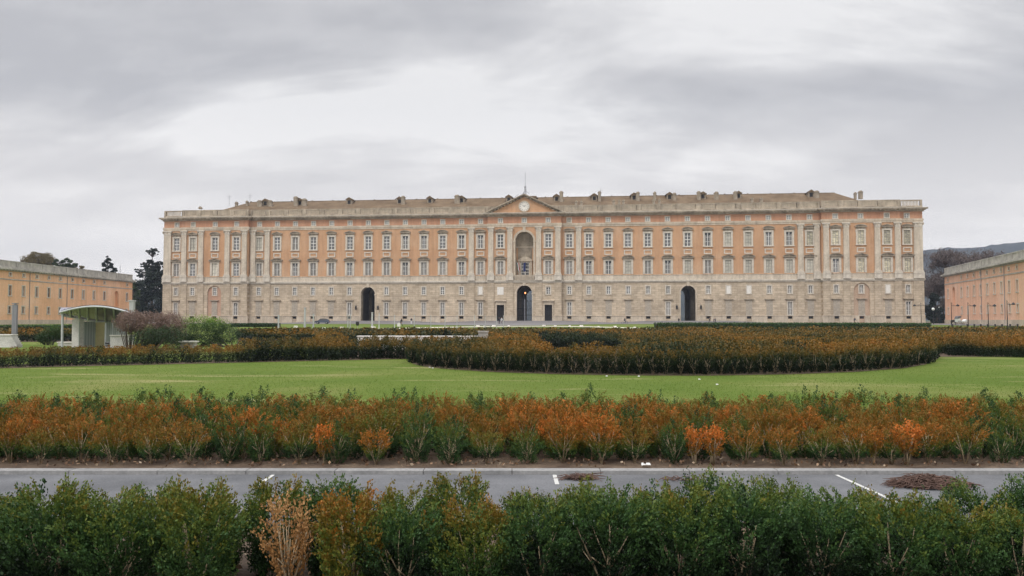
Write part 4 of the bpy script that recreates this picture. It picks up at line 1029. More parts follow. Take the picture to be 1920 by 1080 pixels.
# ------------------------------------------------------------------ loose shrubs by the canopy
def clump_shrub(name, label, boxes, n, ls, mat, tl, th, asp=.5, cat='shrub', tw=None, stems=12):
    C = []; base = Vector(boxes[0][0]); base.z = 0
    for (c, rx, ry, rz) in boxes:
        m_ = int(n/len(boxes)); d = rng.normal(size=(m_, 3)); d /= np.linalg.norm(d, axis=1)[:, None]; rad = rng.uniform(.35, 1.05, m_)**.5
        az = np.arctan2(d[:, 1], d[:, 0]); rad *= 1+.13*np.sin(az*5+c[0])+.1*np.sin(az*9+d[:, 2]*7)
        P = np.array(c)+d*rad[:, None]*np.array([rx, ry, rz]); C.append(P[P[:, 2] > .03])
    C = np.concatenate(C)
    root = thing(name, label, cat, tuple(base)); C -= np.array(base)
    zz = (C[:, 2]/C[:, 2].max())**1.5; T = np.clip(tl+(th-tl)*zz+rng.normal(size=len(C))*.07, 0, 1)
    put('foliage', quads_mesh('foliage', leaves(C, ls, asp, .4), T, [mat]), root).color = (.5, .5, .5, 1)
    mb = MB().use(BARKD)
    for _ in range(stems):
        q = C[rng.integers(len(C))]; mb.tube([(q[0]*.4, q[1]*.4, 0), (q[0]*.8, q[1]*.8, q[2]*.6), tuple(q)], [.03, .02, .006], 5)
    mb.obj('stems', root); return root
GRN = leaf_mat('fresh_leaves', [(0, (.020, .040, .016)), (.35, (.045, .085, .024)), (.6, (.13, .23, .022)), (1, (.26, .40, .03))], usecol=False)
DGR = leaf_mat('dull_leaves', [(0, (.020, .036, .020)), (.5, (.045, .072, .032)), (1, (.095, .12, .05))], usecol=False)
TWG = leaf_mat('reddish_twigs', [(0, (.10, .065, .05)), (.5, (.20, .135, .11)), (1, (.30, .22, .18))], trans=.05, usecol=False)
YS = 51.
def P3(px, y, Y=YS): v = at(px, Y, y); return (v.x, v.y, v.z)
m_ = YS/F
clump_shrub('leafy_shrub', 'wide shrub with bright green top between the canopy and the palace hedge', [(P3(345, 622), 30*m_, 1.2, 27*m_), (P3(390, 620), 36*m_, 1.4, 28*m_), (P3(425, 627), 24*m_, 1.2, 20*m_), (P3(372, 608), 40*m_, 1, 16*m_), (P3(405, 612), 26*m_, 1, 16*m_), (P3(335, 634), 30*m_, 1, 13*m_), (P3(385, 636), 36*m_, 1, 11*m_)], 26000, .06, GRN, -.30, 1.0)
clump_shrub('leafy_shrub', 'dark dull green low shrub under the brown twiggy one', [(P3(278, 634, 45.6), 27*m_, 1, 17*m_), (P3(320, 630, 45.6), 26*m_, 1, 17*m_), (P3(300, 628, 45.7), 30*m_, 1, 14*m_)], 8000, .07, DGR, .1, .6)
clump_shrub('bare_shrub', 'reddish brown leafless twiggy shrub right of the glass canopy', [(P3(246, 604, 46.3), 24*m_, .9, 19*m_), (P3(285, 612, 46.5), 32*m_, 1.0, 25*m_), (P3(318, 612, 46.9), 26*m_, 1, 25*m_)], 15000, .2, TWG, .2, .7, asp=.10, stems=60)
clump_shrub('leafy_shrub', 'rounded green bush left of the canopy post', [(P3(95, 628, 54), 18*m_, .8, 19*m_), (P3(84, 634, 54), 12*m_, .7, 12*m_), (P3(103, 622, 54), 11*m_, .6, 13*m_)], 4500, .075, GRN, .08, .42)
clump_shrub('leafy_shrub', 'sparse pale shrub at the right end of the bright green one', [(P3(440, 630, 50.5), 14*m_, .8, 16*m_), (P3(405, 640, 50.3), 16*m_, .8, 8*m_)], 1600, .05, DGR, .1, .7)
# ------------------------------------------------------------------ glass canopy of the underground entrance
CAN = thing('entrance_canopy', 'curved glass and white steel canopy over an underground entrance at left', 'canopy', (0, 0, 0))
def A_(t): px = 113+t*132; y = 588-15.5*math.sin(math.pi*min(1, t*.86+.08))**.9+2; return at(px, 47.5, y)
def B_(t): px = 116+t*132; y = 591+14.5*math.sin(math.pi*min(.5, t*.62)); return at(px, 52.5-1.5*t, y)
mb = MB().use(WSTEEL); n = 16
for c_, r_ in ((A_, .055), (B_, .06)): mb.tube([c_(i/n) for i in range(n+1)], r_, 8)
for i in range(0, n+1, 2):
    a, b = A_(i/n), B_(i/n); mm = (a+b)/2+Vector((0, 0, .28)); mb.tube([a, mm, b], .05, 6)
mb.obj('canopy_frame', CAN)
GL2 = Mat('canopy_glass', (.42, .46, .47), .15, .5); GL2.out(GL2.ramp(GL2.noise(GL2.co(), .8, 3), [(.35, (.145, .135, .215)), (.65, (.22, .21, .30))])); GL2 = GL2.m; GL2.node_tree.nodes['Principled BSDF'].inputs['Alpha'].default_value = .93
mb = MB().use(GL2)
for i in range(n):
    a, b, c, d = A_(i/n), A_((i+1)/n), B_((i+1)/n), B_(i/n); m1, m2 = (a+d)/2+Vector((0, 0, .30)), (b+c)/2+Vector((0, 0, .30)); u_ = Vector((0, 0, .06))
    mb.face([a+u_, b+u_, m2+u_, m1+u_]); mb.face([m1+u_, m2+u_, c+u_, d+u_]); mb.face([a+u_*1.5, m1+u_*1.5, m2+u_*1.5, b+u_*1.5]); mb.face([m1+u_*1.5, d+u_*1.5, c+u_*1.5, m2+u_*1.5])
mb.obj('glass_roof', CAN)
mb = MB().use(WSTEEL); p = at(118, 48.5); mb.tube([(p.x, p.y, 0), (p.x, p.y, 2.1)], .07, 10); mb.obj('post', CAN)
p = at(199, 49.2); MB().use(WSTEEL).tube([(p.x, p.y, 0), (p.x, p.y, 1.5)], .055, 8).obj('post', CAN); p = at(212, 50.2); MB().use(WSTEEL).tube([(p.x, p.y, 0), (p.x, p.y, 1.5)], .05, 8).obj('post', CAN)
def slab(mat, px0, Y0, px1, Y1, z0, z1, th=.15):
    a = at(px0, Y0, z=0); b = at(px1, Y1, z=0); d = (b-a).normalized(); M4 = Matrix.Translation(a) @ Matrix.Rotation(math.atan2(d.y, d.x), 4, 'Z')
    return MB().use(mat).box(0, (b-a).length, 0, th, z0, z1, M4)
slab(CONC, 136, 50, 149.5, 49.6, 0, 1.75, .3).obj('wall', CAN)
FRG = Mat('frosted_glass', (.36, .39, .37), .25, .5); w_ = FRG.n('ShaderNodeTexWave'); FRG.l(FRG.co(), w_.inputs[0]); w_.inputs['Scale'].default_value = 5; FRG.out(FRG.ramp(w_.outputs[1], [(.3, (.30, .33, .31)), (.7, (.40, .43, .41))])); FRG = FRG.m
slab(FRG, 149.8, 49.6, 180, 50.8, 0, 1.6, .06).obj('glass_wall', CAN); slab(FRG, 199.5, 50.5, 212, 51, 0, 1.6, .06).obj('glass_wall', CAN); slab(FRG, 212.5, 51, 240, 52, 0, 1.6, .06).obj('glass_wall', CAN)
slab(YEL, 180.3, 51.2, 199, 51.4, 0, 1.55, .1).obj('inner_wall', CAN)
def low(px0, Y0, px1, Y1, top, name, label, mat=CONC, th=.4, cat='wall', coping=True):
    z = EYE+(HZ-top)*Y0/F; mb = slab(mat, px0, Y0, px1, Y1, 0, z-.06, th)
    if coping:
        a = at(px0, Y0, z=0); b = at(px1, Y1, z=0); d = (b-a).normalized(); M4 = Matrix.Translation(a) @ Matrix.Rotation(math.atan2(d.y, d.x), 4, 'Z'); mb.use(PLAQ).box(-.04, (b-a).length+.04, -.05, th+.05, z-.058, z, M4)
    o = mb.obj(name); return tag(o, label, cat)
low(208, 48.6, 250, 48.9, 628, 'low_wall', 'low white wall with coping right of the glass canopy', th=.5)
low(-30, 49.5, 22, 49.5, 627, 'low_wall', 'low stepped white wall at the left edge of the picture', th=.6)
st_ = MB().use(CONC)
for k in range(5): a = at(22+k*2.2, 49.5, z=0); b = at(22+(k+1)*2.2, 49.5, z=0); st_.box(a.x, b.x, 49.5, 50.1, 0, .7-.13*k)
tag(st_.obj('stone_steps'), 'small white steps beside the low wall at the left edge', 'steps')
low(110, 52, 137, 52, 641, 'low_wall', 'short low white wall behind the canopy post', th=.3)
low(20, 49.4, 118, 49.9, 650.5, 'edging_wall', 'thin white edging running from the steps to the canopy post', th=.25, coping=False)
low(671, 45.5, 893, 45.0, 629.5, 'basin_wall', 'long low white wall rising behind the middle hedges', mat=PLAQ, th=.5)
z0 = at(906, 44.6, 620.5).z; a = at(897, 44.6, z=0); b = at(915, 44.6, z=0)
mb = MB().use(GREYST).box(a.x, b.x, 44.5, 45.05, 0, z0-.08); mb.box(a.x-.03, b.x+.03, 44.46, 45.09, z0-.079, z0); mb.box(a.x+.1, a.x+.18, 44.48, 44.499, .4, z0-.2); tag(mb.obj('stone_block'), 'grey stone block at the right end of the long white wall', 'block')
a = at(336, 48.2, z=0); b = at(367, 48.2, z=0); z0 = at(350, 48.2, 639.5).z
mb = MB().use(GREYST).box(a.x+.08, b.x-.08, 48.2, 48.75, 0, z0-.07); mb.use(PLAQ).box(a.x, b.x, 48.12, 48.83, z0-.069, z0); tag(mb.obj('stone_bench'), 'stone bench with pale top in front of the bright green shrub', 'bench')
# little black and white ticket sign by the canopy
a = at(203.5, 48.7, z=0); mb = MB().use(WSTEEL).box(a.x-.12, a.x+.12, 48.65, 48.75, 0, .36); mb.use(IRON).box(a.x-.12, a.x+.12, 48.62, 48.64, .22, .34); mb.box(a.x-.1, a.x-.04, 48.62, 48.64, .08, .18); mb.box(a.x+.0, a.x+.06, 48.62, 48.64, .08, .18)
tag(mb.obj('waste_bin'), 'small black and white box between the canopy glass and the low white wall', 'box')
# ------------------------------------------------------------------ posts, pylons, lamps
def post(px, Y, top, bot, w, label, group, name='metal_post', mat=GALV, cap=False):
    z1 = EYE+(HZ-top)*Y/F; p = at(px, Y); r = w*Y/F/2
    root = thing(name, label, 'post', tuple(p), 0, group)
    h = z1-p.z; mb = MB().use(mat).box(-r*.8, r*.8, -r*.8, r*.8, 0, h); mb.box(-r, r, -r, r, 0, h*.25); mb.obj('shaft', root)
    c = MB().use(mat); c.box(-r*1.05, r*1.05, -r*1.05, r*1.05, h+.001, h+.12); c.obj('cap', root); return root
base = None
posts = [(522.6, 592, 3), (572, 578, 3.6), (588, 590, 2.5), (652.6, 590, 1.6), (657, 590, 1.6), (711, 588, 1.6), (740, 592, 1.6), (777, 592, 1.6), (808, 592, 1.2), (834.6, 592, 1.6), (857, 592, 1.2), (890, 592, 1.4), (910, 593, 1.0), (931, 593, 1.2), (944, 593, 1.2)]
for px, t, w in posts: post(px, 128, t, 618, w, 'slim grey metal post standing in the lawn row before the palace', 'slim grey posts across the lawn')
post(698, 128, 587, 617, 3.4, 'thicker grey post with pale head in front of the left archway', None, cap=True)
PYL = thing('steel_pylon', 'tall ribbed steel pylon beside the white steps at left', 'pylon', tuple(at(28.5, 52)))
mb = MB().use(STEEL); h = at(28.5, 52, 570).z
for k in (-1, 0, 1): mb.box(k*.105-.045, k*.105+.045, -.08, .08, 0, h-.04*abs(k))
mb.box(-.17, .17, -.03, .03, .1, h-.1); mb.obj('shaft', PYL); MB().use(STEEL).box(-.15, .15, -.12, .12, h+.002, h+.06).obj('cap', PYL)
PYL2 = thing('metal_cabinet', 'grey metal column between the left wing and the dark trees', 'cabinet', tuple(at(248, 120)))
MB().use(GALV).box(-.32, .32, -.3, .3, 0, 4.3).box(-.4, .4, -.38, .38, 4.301, 4.5).box(-.32, .32, -.31, -.305, 0, .1).obj('shaft', PYL2)
def lamp(px, Y, top, arm, label, side=1):
    root = thing('street_lamp', label, 'street lamp', tuple(at(px, Y)), 0, 'double arm street lamps'); h = at(px, Y, top).z-terr(Y)
    MB().use(IRON).tube([(0, 0, 0), (0, 0, .6), (0, 0, h)], [.12, .08, .045], 8).obj('pole', root)
    ar = MB().use(IRON); hs = []
    for s in (-1, 1):
        if s*side < 0 and side != 0: continue
        ar.tube([(0, 0, h*.86), (s*arm*.9, 0, h*.85)], .05, 6)
        ar.tube([(0, 0, h*.97), (s*arm*.5, 0, h*.86)], .02, 5)
        hd_ = MB().use(IRON).lathe([(.03, .35), (.12, .25), (.3, .1), (.33, 0), (.28, -.08), (.02, -.12)], 0, 0, 10); hs.append((hd_, s*arm))
    ar.obj('arm', root)
    for hd_, x in hs: hd_.obj('lamp_head', root, (x, 0, h*.85+.02))
for px, Y, top, l in ((1726.6, 175, 567, 'thin street lamp right in front of the last bays of the palace'), (1783.6, 165, 567, 'street lamp nearest the left corner of the right wing'), (1814.7, 158, 567, 'second street lamp from the left corner of the right wing'), (1852.3, 150, 567, 'third street lamp along the right wing'), (1888, 143, 563, 'rightmost street lamp, before the right wing')):
    lamp(px, Y, top, 12*Y/F, l, 0 if px < 1730 else 1)
GLOBE = plain('milky_globe', (.75, .78, .76), .3)
for px, Y, top, l in ((1749.5, 190, 577, 'globe lamp on a post between palace and right wing'), (1760.5, 230, 575, 'farther small lamp on a post between palace and right wing')):
    root = thing('globe_lamp', l, 'street lamp', tuple(at(px, Y)), 0, 'globe lamps in the gap'); h = at(px, Y, top).z-terr(Y); r = .34 if px < 1755 else .16
    MB().use(IRON).tube([(0, 0, 0), (0, 0, h-2*r)], [.08, .05], 8).obj('pole', root)
    MB().use(GLOBE).lathe([(r*math.sin(math.pi*i/10)+.001, h-r-r*math.cos(math.pi*i/10)) for i in range(11)], 0, 0, 14).obj('globe', root, smooth=True)
bm0 = MB().use(IRON); bm0.lathe([(.14, 0), (.13, .45), (.17, .5), (.15, .62), (.02, .7)], 0, 0, 10); bme = bm0.mesh('bollard')
for px in (1785, 1813, 1826, 1838, 1851, 1865, 1878, 1893, 1907): o = put('bollard', bme, None, tuple(at(px, 140))); tag(o, 'short dark bollard in the row before the right wing', 'bollard', 'bollards before the right wing')
# pale road blocks along the path
bl = MB().use(PLAQ); bl.prism([(-.3, 0), (.3, 0), (.24, .42), (-.24, .42)], -.2, .2); blm = bl.mesh('marker_stone')
for px, Y in ((896, 148), (909, 147), (926, 150), (954, 154), (1020, 154), (1041, 153), (1068, 152), (1090, 151), (1122, 145), (1153, 141), (1190, 134), (1232, 128), (1243, 127), (1262, 126), (1278, 126), (630, 124), (641, 128), (607, 124), (555, 140), (700, 128), (475, 150)):
    o = put('marker_stone', blm, None, tuple(at(px, Y))); o.rotation_euler = (0, 0, rnd.uniform(0, 3)); q = rnd.uniform(.7, 1.2); o.scale = (q, q, q*.8); tag(o, 'small white stone block along the pale path on the far lawn', 'stone block', 'white stone blocks along the path')
# ------------------------------------------------------------------ people, animals, vehicles
SKIN = plain('skin', (.45, .28, .20), .6); HAIR = plain('dark_hair', (.03, .02, .015), .7)
def skinned(name, V, Ed, Rd, sub=2):
    me = bpy.data.meshes.new(name); me.from_pydata(V, Ed, []); o = bpy.data.objects.new(name, me); COL.objects.link(o)
    sk = o.modifiers.new('skin', 'SKIN'); sk.use_smooth_shade = True
    for i, r in enumerate(Rd): me.skin_vertices[0].data[i].radius = (r, r) if not isinstance(r, tuple) else r; me.skin_vertices[0].data[i].use_root = (i == 0)
    ss = o.modifiers.new('sub', 'SUBSURF'); ss.levels = sub; ss.render_levels = sub
    dg = bpy.context.evaluated_depsgraph_get(); m2 = bpy.data.meshes.new_from_object(o.evaluated_get(dg)); bpy.data.objects.remove(o); m2.name = name; return m2
def human(stride=.25, arm=.15, lean=0.0):
    V = [(0,0,.95), (0,lean*.3,1.15), (0,lean*.8,1.38), (0,lean,1.50), (0,lean*1.1,1.60), (0,lean*1.1+.01,1.70),
         (.10,0,.90), (.11,stride*.55,.50), (.11,stride*.7 if stride < 0 else stride*.9,.08), (.11,stride*.9-.14,.04),
         (-.10,0,.90), (-.11,-stride*.35,.50), (-.11,-stride*.9,.09), (-.11,-stride*.9-.14,.05),
         (.19,lean*.8,1.38), (.24,lean*.6-arm,1.12), (.23,lean*.6-arm*1.6,.88), (.23,lean*.6-arm*1.7,.79),
         (-.19,lean*.8,1.38), (-.24,lean*.6+arm,1.12), (-.23,lean*.6+arm*1.2,.88), (-.23,lean*.6+arm*1.2,.79)]
    Ed = [(0,1),(1,2),(2,3),(3,4),(4,5),(0,6),(6,7),(7,8),(8,9),(0,10),(10,11),(11,12),(12,13),(2,14),(14,15),(15,16),(16,17),(2,18),(18,19),(19,20),(20,21)]
    Rd = [(.15,.11), (.14,.10), (.16,.11), .06, (.09,.10), (.08,.09), .09, .07, .05, .04, .09, .07, .05, .04, .07, .05, .035, .04, .07, .05, .035, .04]
    return skinned('person', V, Ed, Rd)
walk = human(.30, .18, -.05); stand = human(.05, .03, 0)
def person(px, Y, label, rz, top, leg, mesh=None, sc=1):
    me = (mesh or walk).copy(); me.materials.clear()
    for m in (top, leg, SKIN, HAIR): me.materials.append(m)
    for p in me.polygons:
        z = p.center.z; x = abs(p.center.x); p.material_index = (3 if (z > 1.66) else 2 if z > 1.50 else 2 if (x > .17 and z < .84) else 0 if z > .86 else 1)
    o = put('person', me, None, tuple(at(px, Y))); o.rotation_euler = (0, 0, rz); o.scale = (sc,)*3; tag(o, label, 'person'); return o
CB = plain('black_cloth', (.02, .02, .025), .9); CW = plain('white_cloth', (.7, .7, .7), .9); CN = plain('navy_cloth', (.03, .04, .08), .9); CG = plain('grey_cloth', (.14, .14, .15), .9)
person(752.5, 158, 'person in black walking across the lawn with a pale bag beside them', R(100), CB, CB)
o = MB().use(PLAQ).box(-.3, .3, -.15, .15, 0, .62).box(-.2, .2, -.17, .17, .621, .66).tube([(-.12, 0, .66), (0, 0, .78), (.12, 0, .66)], .02, 5).obj('bag', None, tuple(at(748, 156))); tag(o, 'pale upright bag next to the person in black on the lawn', 'bag')
person(771.5, 222, 'person in dark top and white trousers on the forecourt near the left archway', R(20), CB, CW, stand)
person(936, 205, 'person in black beside the left door of the central block', R(30), CB, CB, stand)
person(940.5, 205, 'person in white top beside the left door of the central block', R(60), CW, CG, walk)
person(1272.5, 235, 'person in dark clothes standing left of the right archway', R(0), CB, CG, stand)
person(1330, 236, 'person in black, left one of three walking right of the right archway', R(80), CB, CB)
person(1338.5, 236, 'person in black, middle one of three right of the right archway', R(70), CB, CN, walk)
person(1341.5, 237, 'person in navy, right one of three right of the right archway', R(90), CN, CN, stand)
person(1602, 190, 'person in dark clothes before the right end of the palace', R(50), CN, CB)
person(1241, 240, 'small figure in grey crouching before the palace base left of the right archway', R(0), CG, CG, stand, .5)
# rider on a bicycle
BK = thing('bicycle', 'bicycle ridden past the palace, right of the central block', 'bicycle', tuple(at(1171, 205)), R(5))
for x in (-.52, .52):
    w = MB().use(IRON); w.tube([(x+.33*math.cos(2*math.pi*i/20), 0, .33+.33*math.sin(2*math.pi*i/20)) for i in range(21)], .025, 6, False)
    for i in range(8): w.tube([(x, 0, .33), (x+.33*math.cos(math.pi*i/4), 0, .33+.33*math.sin(math.pi*i/4))], .005, 4)
    w.obj('wheel', BK)
mb = MB().use(STEEL)
for a, b in (((-.52,0,.33), (-.15,0,.85)), ((-.52,0,.33), (-.05,0,.33)), ((-.05,0,.33), (-.17,0,.9)), ((-.05,0,.33), (.38,0,.8)), ((-.15,0,.82), (.38,0,.82)), ((.38,0,.95), (.52,0,.33))): mb.tube([a, b], .022, 6)
mb.obj('frame', BK); MB().use(IRON).box(-.3, -.05, -.07, .07, .9, .96).obj('saddle', BK); MB().use(IRON).tube([(.36, -.25, 1.0), (.38, 0, .97), (.36, .25, 1.0)], .02, 6).obj('handlebar', BK)
V = [(-.17,0,1.0), (-.05,0,1.2), (.05,0,1.42), (.09,0,1.52), (.12,0,1.62), (.12,0,1.72), (-.12,.09,.95), (.22,.10,.75), (.02,.10,.30), (.12,.10,.26), (-.12,-.09,.95), (.25,-.10,.85), (.08,-.10,.45), (.18,-.10,.42), (.06,.18,1.4), (.2,.22,1.15), (.36,.22,1.03), (.06,-.18,1.4), (.2,-.22,1.15), (.36,-.22,1.03)]
Ed = [(0,1),(1,2),(2,3),(3,4),(4,5),(0,6),(6,7),(7,8),(8,9),(0,10),(10,11),(11,12),(12,13),(2,14),(14,15),(15,16),(2,17),(17,18),(18,19)]
rm = skinned('person', V, Ed, [(.12,.15), (.11,.14), (.11,.15), .06, .09, .08, .09, .07, .045, .04, .09, .07, .045, .04, .06, .045, .035, .06, .045, .035])
for m in (CB, CN, SKIN, HAIR): rm.materials.append(m)
for p in rm.polygons: z = p.center.z; p.material_index = 3 if z > 1.68 else 2 if z > 1.53 else 0 if z > .98 else 1
p_ = at(1171, 205); o = put('person', rm, None, tuple(p_)); o.rotation_euler = (0, 0, R(5)); tag(o, 'person in dark clothes riding the bicycle past the palace', 'person')
# litter bin on a post
LB = thing('litter_bin', 'round black litter bin on a post standing on the lawn', 'litter bin', tuple(at(671, 128)))
MB().use(GALV).tube([(0, 0, 0), (0, 0, 1.3)], .035, 6).obj('post', LB); MB().use(IRON).lathe([(.02, .55), (.2, .57), (.27, .8), (.27, 1.15), (.24, 1.2), (.02, 1.22)], 0, -.2, 14).obj('bin', LB)
# car
CAR = thing('parked_car', 'dark grey blue hatchback on the forecourt in front of the left part of the palace', 'car', tuple(at(605, 216)), R(3))
PAINT = plain('dark_car_paint', (.06, .075, .11), .25, .6, var=.03); TYRE = plain('tyre_rubber', (.02, .02, .02), .9); RED = plain('red_lamp', (.4, .02, .02), .3)
mb = MB().use(PAINT)
prof = [(-1.95, .35), (-1.98, .62), (-1.85, .80), (-1.05, .92), (-.55, 1.36), (-.2, 1.44), (.95, 1.42), (1.5, 1.18), (1.82, .95), (1.92, .65), (1.9, .33)]
for s0, s1, ins in ((-.82, .82, 0),):
    lo = [(x, z) for x, z in prof]; k = len(mb.v); n_ = len(lo)
    for yy_, shrink in ((-.72, .97), (-.82, 1.0), (.82, 1.0), (.72, .97)):
        mb.v += [(x*shrink, yy_*(1 if z < .95 else .86), z*(1 if shrink == 1 else .985)) for x, z in lo]
    for a in range(3):
        for i in range(n_): j = (i+1) % n_; mb.f.append((k+a*n_+i, k+(a+1)*n_+i, k+(a+1)*n_+j, k+a*n_+j)); mb.mi.append(0)
    mb.f.append(tuple(k+i for i in range(n_))); mb.mi.append(0); mb.f.append(tuple(k+3*n_+i for i in reversed(range(n_)))); mb.mi.append(0)
mb.obj('body', CAR)
for s in (-1, 1):
    w = MB().use(GLASS); w.prism([(-.95, .95), (-.05, .95), (-.05, 1.34), (-.5, 1.32)], *(sorted((s*.735, s*.715)))); w.prism([(.02, .95), (1.35, .97), (.95, 1.33), (.02, 1.34)], *(sorted((s*.735, s*.715)))); w.obj('side_window', CAR)
    for x in (-1.2, 1.2):
        t = MB().use(TYRE); t.tube([(x, s*.66, .31), (x, s*.85, .31)], .31, 18); t = t.obj('wheel', CAR); MB().use(STEEL).tube([(x, s*.852, .31), (x, s*.862, .31)], .19, 14).obj('rim', t)
    MB().use(PLAQ).box(-1.99, -1.93, s*.62-.12, s*.62+.12, .62, .74).obj('headlight', CAR); MB().use(RED).box(1.88, 1.94, s*.66-.1, s*.66+.1, .7, .9).obj('tail_light', CAR)
# horse and carriage at the right
HV = [(0,0,1.15), (.45,0,1.20), (.62,0,1.35), (.85,0,1.65), (.98,0,1.85), (1.22,0,1.68), (-.5,0,1.2), (-.72,0,1.25), (-.85,0,1.0), (-.88,0,.7),
      (.48,.14,.95), (.5,.14,.5), (.49,.14,.08), (.48,-.14,.95), (.55,-.14,.5), (.5,-.14,.08), (-.52,.14,.9), (-.68,.14,.52), (-.6,.14,.07), (-.52,-.14,.9), (-.62,-.14,.52), (-.55,-.14,.07), (.95,.05,1.98), (.95,-.05,1.98)]
HE = [(0,1),(1,2),(2,3),(3,4),(4,5),(0,6),(6,7),(7,8),(8,9),(1,10),(10,11),(11,12),(1,13),(13,14),(14,15),(6,16),(16,17),(17,18),(6,19),(19,20),(20,21),(4,22),(4,23)]
hm_ = skinned('horse', HV, HE, [.27, .27, .2, .13, .12, .07, .27, .1, .05, .03, .12, .06, .05, .12, .06, .05, .14, .07, .05, .14, .07, .05, .03, .03]); hm_.materials.append(plain('black_coat', (.02, .017, .015), .6))
o = put('horse', hm_, None, tuple(at(1787.5, 172))); o.rotation_euler = (0, 0, R(12)); o.scale = (.85,)*3; tag(o, 'black horse standing beside the grey carriage near the right wing', 'horse')
CR = thing('carriage', 'pale grey horse carriage with round wheels before the right wing', 'carriage', tuple(at(1801, 170)), R(8))
mb = MB().use(FLW); mb.prism([(-1.0, .75), (.9, .75), (1.15, 1.25), (.95, 1.35), (.55, 1.0), (-.35, 1.0), (-.6, 1.5), (-1.1, 1.5)], -.5, .5); mb.obj('body', CR)
MB().use(CG).prism([(-1.15, 1.45), (-.6, 1.52), (-.2, 1.9), (-.5, 2.05), (-.95, 1.95)], -.52, .52).obj('hood', CR)
for x, r in ((-.75, .5), (.8, .38)):
    for s in (-1, 1):
        w = MB().use(STEEL); w.tube([(x+r*math.cos(2*math.pi*i/20), s*.6, r+r*math.sin(2*math.pi*i/20)) for i in range(21)], .04, 6, False)
        for i in range(10): w.tube([(x, s*.6, r), (x+r*math.cos(math.pi*i/5), s*.6, r+r*math.sin(math.pi*i/5))], .02, 4)
        w.obj('wheel', CR)
MB().use(BARKD).tube([(-1.0, 0, .6), (-2.4, 0, .9)], .04, 6).obj('shaft', CR)
# ------------------------------------------------------------------ trees
CON = leaf_mat('dark_conifer', [(0, (.010, .017, .014)), (.5, (.022, .036, .026)), (1, (.045, .060, .040))], trans=.1, usecol=False)
OLV = leaf_mat('brown_olive_leaves', [(0, (.09, .075, .035)), (.5, (.17, .14, .065)), (1, (.25, .20, .10))], usecol=False)
BTW = leaf_mat('winter_twigs', [(0, (.06, .045, .042)), (.5, (.11, .085, .078)), (1, (.17, .135, .12))], trans=.05, usecol=False)
def tree(name, label, px, Y, boxes, n, ls, mat, trunk_r=.4, asp=.7, tl=.1, th=.9, cat='tree', gap=.0, group=None, ntw=10):
    base = at(px, Y); root = thing(name, label, cat, tuple(base), 0, group); C = []; mt = Y/F
    mb = MB().use(BARKD)
    top = max((b[1] for b in boxes), key=lambda y: -y); zt = at(px, Y, top).z-base.z
    mb.tube([(0, 0, -.3), (.1, 0, zt*.35), (-.05, .1, zt*.7), (0, 0, zt)], [trunk_r, trunk_r*.75, trunk_r*.45, trunk_r*.12], 8)
    for bx, by, rx, ry in boxes:
        c = np.array([(bx-px)*mt, rng.uniform(-.3, .3)*rx*mt, (HZ-by)*mt+EYE-base.z])
        m_ = max(20, int(n*(rx*ry)/sum(q[2]*q[3] for q in boxes)))
        # sub-clumps so that the crown has gaps and lobes
        ns = max(5, m_//90); d = rng.normal(size=(ns, 3)); d /= np.linalg.norm(d, axis=1)[:, None]; cc = c+d*(rng.uniform(.25, .95, ns)**.5)[:, None]*np.array([rx, rx*.8, ry])*mt
        ids = rng.integers(0, ns, m_); cr_ = min(rx, ry)*mt*.36
        e_ = rng.normal(size=(m_, 3)); e_ /= np.linalg.norm(e_, axis=1)[:, None]; P = cc[ids]+e_*(rng.uniform(.1, 1, m_)**.5)[:, None]*np.array([cr_*1.25, cr_*1.25, cr_*.8])
        C.append(P)
        for q in cc[:ntw]:
            zz = max(.5, min(zt*.9, q[2]-abs(q[0])*.4)); mb.tube([(0, 0, zz), (q[0]*.5, q[1]*.5, (zz+q[2])/2), tuple(q)], [trunk_r*.28, trunk_r*.16, .03], 5)
    C = np.concatenate(C); C = C[C[:, 2] > .1]
    T = np.clip(tl+(th-tl)*rng.random(len(C)), 0, 1)
    put('crown', quads_mesh('crown', leaves(C, ls, asp, .2), T, [mat]), root); mb.obj('trunk', root, smooth=True); return root
tree('broad_tree', 'brownish round tree crown rising behind the left wing', 70, 285, [(70, 489, 27, 15), (55, 493, 16, 12), (86, 490, 14, 14), (70, 482, 18, 9), (70, 520, 24, 20)], 20000, .32, OLV)
tree('broad_tree', 'dark grey green tree right of the brown one, behind the left wing', 121, 280, [(110, 492, 10, 9), (122, 495, 14, 10), (133, 499, 10, 8), (120, 515, 20, 15)], 6000, .5, DGR)
tree('broad_tree', 'small brown tree behind the left wing, right of the dark one', 150, 275, [(150, 505, 10, 7), (146, 512, 10, 8)], 1800, .45, OLV, trunk_r=.2)
tree('conifer', 'pointed dark conifer behind the left wing, left of its aerial', 201, 290, [(201, 482, 3, 5), (201, 489, 7, 6), (200, 498, 11, 7), (202, 506, 14, 7), (201, 520, 16, 12)], 6500, .5, CON)
tree('conifer', 'tall dark conifer with an umbrella top between left wing and palace', 284, 285,
     [(284, 468, 9, 4), (284, 472, 14, 3.5), (275, 475, 6, 2.5), (293, 475, 6, 2.5), (283, 491, 8, 6), (293, 494, 10, 5), (270, 497, 9, 5), (259, 508, 10, 4), (283, 505, 12, 8), (297, 510, 10, 7), (266, 516, 10, 5)], 16000, .34, CON, trunk_r=.5)
tree('conifer', 'dense dark evergreen filling the gap left of the palace', 274, 276, [(285, 522, 14, 14), (272, 540, 20, 22), (293, 540, 16, 30), (262, 560, 18, 22), (285, 572, 24, 26), (255, 585, 14, 16)], 14000, .55, CON, trunk_r=.6)
